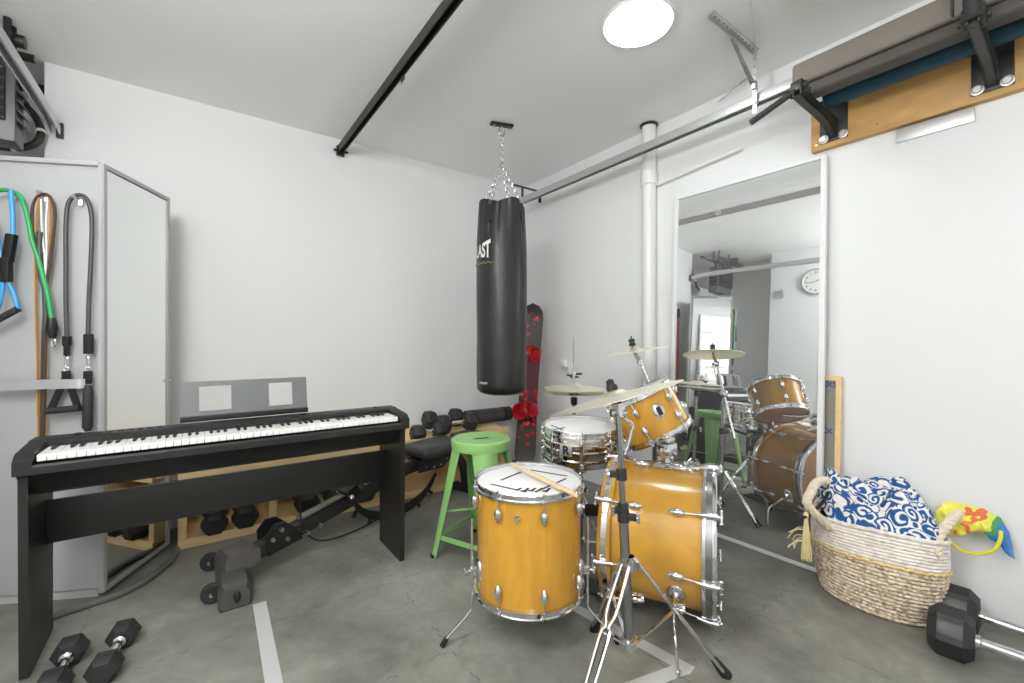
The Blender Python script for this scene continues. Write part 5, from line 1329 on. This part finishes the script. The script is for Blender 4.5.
def bgf(s):
    def fn(u, v):
        i = u * 39; k = min(int(i), 38); f_ = i - k
        a = topl[k].lerp(topl[k + 1], f_); b = botl[k].lerp(botl[k + 1], f_); p = a.lerp(b, v)
        puff = .03 * math.sin(PI * v) * math.sin(PI * min(1, max(0, u))) ** .5
        p = p + V((-1, 0, .2)) * puff * s + V((1, 0, .3)) * .016 * nzz(p.y, p.z, 3, 26) + V((1, .2, .5)) * .008 * nzz(p.y, p.z, 6, 60)
        return p
    return fn
nu, nv = 50, 16
for s in (1, -.35):
    fbg.grid(bgf(s), nu, nv)
bmesh.ops.remove_doubles(fbg.bm, verts=fbg.bm.verts, dist=.0004)
bgt = thing('beach_bag', 'crumpled yellow, green, blue and red bag hanging over the basket edge by the wall', 'bag', on(965, 540, 2.48))
fb = part(fbg, 'bag_body', M_bag, bgt, ang=70)
uvl = fb.data.uv_layers.new(name='UVMap')
L_ = LOC[bgt.name]
ys = [v.co.y for v in fb.data.vertices]; y0_, y1_ = min(ys), max(ys); zs_ = [v.co.z for v in fb.data.vertices]
for lp in fb.data.loops:
    c = fb.data.vertices[lp.vertex_index].co
    uvl.data[lp.index].uv = ((c.y - y0_) / (y1_ - y0_), (c.z - min(zs_)) / (max(zs_) - min(zs_)))
M_yel = mat('yellow_strap', (232, 222, 60), .45)
part(MB().tube(resample([on(1001, 531, 2.46), on(1000, 540, 2.44), on(994, 550, 2.43), on(980, 554, 2.43), on(966, 552, 2.44), on(955, 546, 2.45), on(948, 538, 2.45)], 30), .006, 8), 'handle', M_yel, bgt, 'yellow bag handle')

# ------------------------------------------------------------------ pull-up rig on the wall
def WX(px, py, X): return PL(px, py, (X, 0, 0), (1, 0, 0))
bdz0, bdz1 = 2.092, 2.335
wbd = thing('mounting_board', 'long wooden board fixed high on the wall above the mirror, carrying black brackets', 'board', (2.552, .25, bdz0))
part(MB().box((2.551, .29, (bdz0 + bdz1) / 2), (.037, 1.19, bdz1 - bdz0), bev=.003), 'plank', M_board, wbd)
kn = MB()
for (y, z) in ((.62, 2.13), (.40, 2.30), (.33, 2.128), (.86, 2.12)): kn.cyl((2.530, y, z), (2.534, y, z), .005, n=10)
part(kn, 'screw', M_steel, wbd)
# silver plate under the board
q = [WX(897, 130, 2.566), WX(975, 106, 2.566), WX(975, 123, 2.566), WX(898, 146, 2.566)]
spl = MB().box((2.5645, (q[0].y + q[1].y) / 2, bdz0 - .034), (.012, abs(q[0].y - q[1].y), .06), bev=.002)
solo(spl, 'metal_angle', M_galv, 'small silver metal angle on the wall below the wooden board', 'bracket')
rig = thing('pull_up_bar', 'black wall mounted pull-up bar with two steel brackets and angled grips', 'pull-up bar', (2.3, .5, 2.15))
for by_, near in ((.787, 0), (.262, 1)):
    bp = part(MB().box((2.5295, by_, 2.225), (.007, .115, .215), bev=.003), 'back_plate', M_black, rig)
    for dy in (-.04, .04):
        part(MB().lathe([(0, .012), (.012, .012), (.014, .008), (.014, .004), (.02, .003), (.02, 0), (0, 0)], TR((2.526, by_ + dy, 2.135), (-1, 0, 0)), 18), 'bolt', M_galv, bp)
    arm = MB()
    out = [(2.527, 2.135), (2.50, 2.15), (2.44, 2.185), (2.36, 2.205), (2.20, 2.212), (2.10, 2.222), (2.10, 2.262), (2.20, 2.262), (2.36, 2.268), (2.45, 2.275), (2.50, 2.30), (2.527, 2.325)]
    lo_ = [o for o in out[:6]]; hi_ = list(reversed(out[6:]))
    # two side plates and a bottom web
    M_arm = mat('bracket_steel', (58, 57, 55), .4, .3, var=.1) if not near else M_arm
    lower = [(2.527, 2.13), (2.49, 2.145), (2.43, 2.170), (2.34, 2.180), (2.20, 2.184), (2.10, 2.19)]
    upper = [(2.527, 2.22), (2.49, 2.222), (2.43, 2.224), (2.34, 2.224), (2.20, 2.226), (2.10, 2.228)]
    for dy in (-.014, .014):
        arm.rings([[V((x, by_ + dy + e, z)) for (x, z), e in ((l, -.003), (l, .003), (u, .003), (u, -.003))] for l, u in zip(lower, upper)])
    arm.rings([[V((x, by_ + w, z + e)) for w, e in ((-.017, 0), (.017, 0), (.017, .005), (-.017, .005))] for x, z in lower])
    part(arm, 'bracket_arm', M_arm, rig)
    if not near:
        hd = MB(); a0, a1 = V((2.12, .80, 2.228)), V((2.045, .955, 2.128))
        hd.tube([a0 + (a0 - a1).normalized() * .05, a0, a1], .0135, 14)
        part(hd, 'grip', M_rubber, rig)
        part(MB().bar((2.16, by_, 2.235), (2.11, by_ + .01, 2.245), .05, .05, bev=.006).cyl((2.14, by_ - .035, 2.22), (2.14, by_ + .04, 2.22), .012, n=10), 'joint', M_bench, rig)
    else:
        part(MB().tube([(2.14, .262, 2.20), (2.10, .262, 2.26), (2.06, .26, 2.42)], .0235, 16), 'grip', M_rubber, rig)
        part(MB().bar((2.16, by_, 2.215), (2.10, by_, 2.235), .06, .05, bev=.006).cyl((2.13, by_ - .04, 2.22), (2.13, by_ + .04, 2.22), .012, n=10).bar((2.10, .31, 2.25), (2.10, .31, 2.31), .006, .03), 'joint', M_bench, rig)
# folded foam mat lying on the bracket arms
mt = thing('folded_mat', 'thick folded taupe foam mat stored on the bracket arms under the ceiling', 'foam mat', (2.25, .2, 2.232))
def slabr(x0, x1, y0, y1, z0, z1, m, name):
    mb = MB(); mb.box(((x0 + x1) / 2, (y0 + y1) / 2, (z0 + z1) / 2), (x1 - x0, y1 - y0, z1 - z0), bev=.018, seg=4); return part(mb, name, m, mt)
slabr(2.205, 2.285, -.55, .80, 2.232, 2.286, M_matshade, 'lower_fold')
slabr(2.195, 2.345, -.55, .845, 2.288, 2.39, M_mat, 'upper_fold')
rl = thing('rolled_mat', 'dark teal rolled mat lying on the bracket arms close to the wall', 'rolled mat', (2.40, .2, 2.23))
def spiral(y): return [(y)]
part(MB().lathe([(0, 0), (.042, 0), (.047, .006), (.048, 1.2), (.042, 1.206), (0, 1.206)], TR((2.402, .78, 2.278), (0, -1, 0)), 28), 'roll', M_teal, rl)

# ------------------------------------------------------------------ tape on the floor
def tape(p0, p1, w, label):
    d = (p1 - p0).normalized(); s = V((-d.y, d.x, 0)) * w / 2
    mb = MB(); mb.rings([[p0 + s + V((0, 0, z)), p0 - s + V((0, 0, z)), p1 - s + V((0, 0, z)), p1 + s + V((0, 0, z))] for z in (.0, .0012)])
    return solo(mb, 'floor_tape', M_tape, label, 'floor tape')
tape(F(259.5, 603), F(271.5, 690) + V((0, -.4, 0)), .05, 'pale grey tape strip on the floor in front of the weight bench foot')
c_ = F(686, 668)
tape(F(576, 608), c_ + (c_ - F(576, 608)).normalized() * .02, .05, 'long pale tape strip on the floor under the bass drum')
tape(c_ + V((.0, .0, .0013)), F(600, 700) + V((0, 0, .0013)), .05, 'short pale tape strip on the floor meeting the strip under the bass drum')

# ------------------------------------------------------------------ camera and light
cam = bpy.data.cameras.new('camera'); co = bpy.data.objects.new('camera', cam); COL.objects.link(co)
cam.sensor_fit = 'HORIZONTAL'; cam.sensor_width = 36; cam.lens = FPX / 1024 * 36; cam.clip_start = .02; cam.clip_end = 60
co.location = CAM; co.rotation_euler = (PI / 2, 0, -TH)
SC.camera = co
def lamp(name, loc, e, r=.2, col=(1, .996, .995)):
    l = bpy.data.lights.new(name, 'POINT'); l.energy = e; l.shadow_soft_size = r; l.color = col
    o = bpy.data.objects.new(name, l); COL.objects.link(o); o.location = loc; return o
def disc(name, loc, e, size=.35, col=(1, .996, .995)):
    l = bpy.data.lights.new(name, 'AREA'); l.shape = 'DISK'; l.size = size; l.energy = e; l.color = col
    o = bpy.data.objects.new(name, l); COL.objects.link(o); o.location = loc; return o
lamp('fill_light_rear', (-.5, -1.1, 2.2), 62, .3)  # added fill behind the camera, no fixture there
lamp('fill_light_left', (-.6, .75, 2.2), 62, .25)  # added fill out of view, evens out walls and ceiling
pl = bpy.data.lights.new('fill_opening', 'AREA'); pl.shape = 'RECTANGLE'; pl.size = .5 - XL - .35; pl.size_y = 2.2; pl.cycles.is_portal = True  # portal for the added gap in the front wall, feeds in world light
po = bpy.data.objects.new('fill_opening', pl); COL.objects.link(po); po.location = ((XL + .85) / 2, YF - .06, 1.1); po.rotation_euler = (-PI / 2, 0, 0)
w = bpy.data.worlds.new('world'); SC.world = w; w.use_nodes = True
w.node_tree.nodes['Background'].inputs['Color'].default_value = (.8, .82, .85, 1); w.node_tree.nodes['Background'].inputs['Strength'].default_value = .8
vs = SC.view_settings; vs.view_transform = 'Standard'; vs.look = 'None'; vs.exposure = 0.2; vs.gamma = 1.0; vs.use_curve_mapping = False
SC.cycles.use_denoising = True
SC.cycles.max_bounces = 10; SC.cycles.diffuse_bounces = 6; SC.cycles.glossy_bounces = 6
SC.cycles.sample_clamp_indirect = 6; SC.cycles.caustics_reflective = False; SC.cycles.caustics_refractive = False
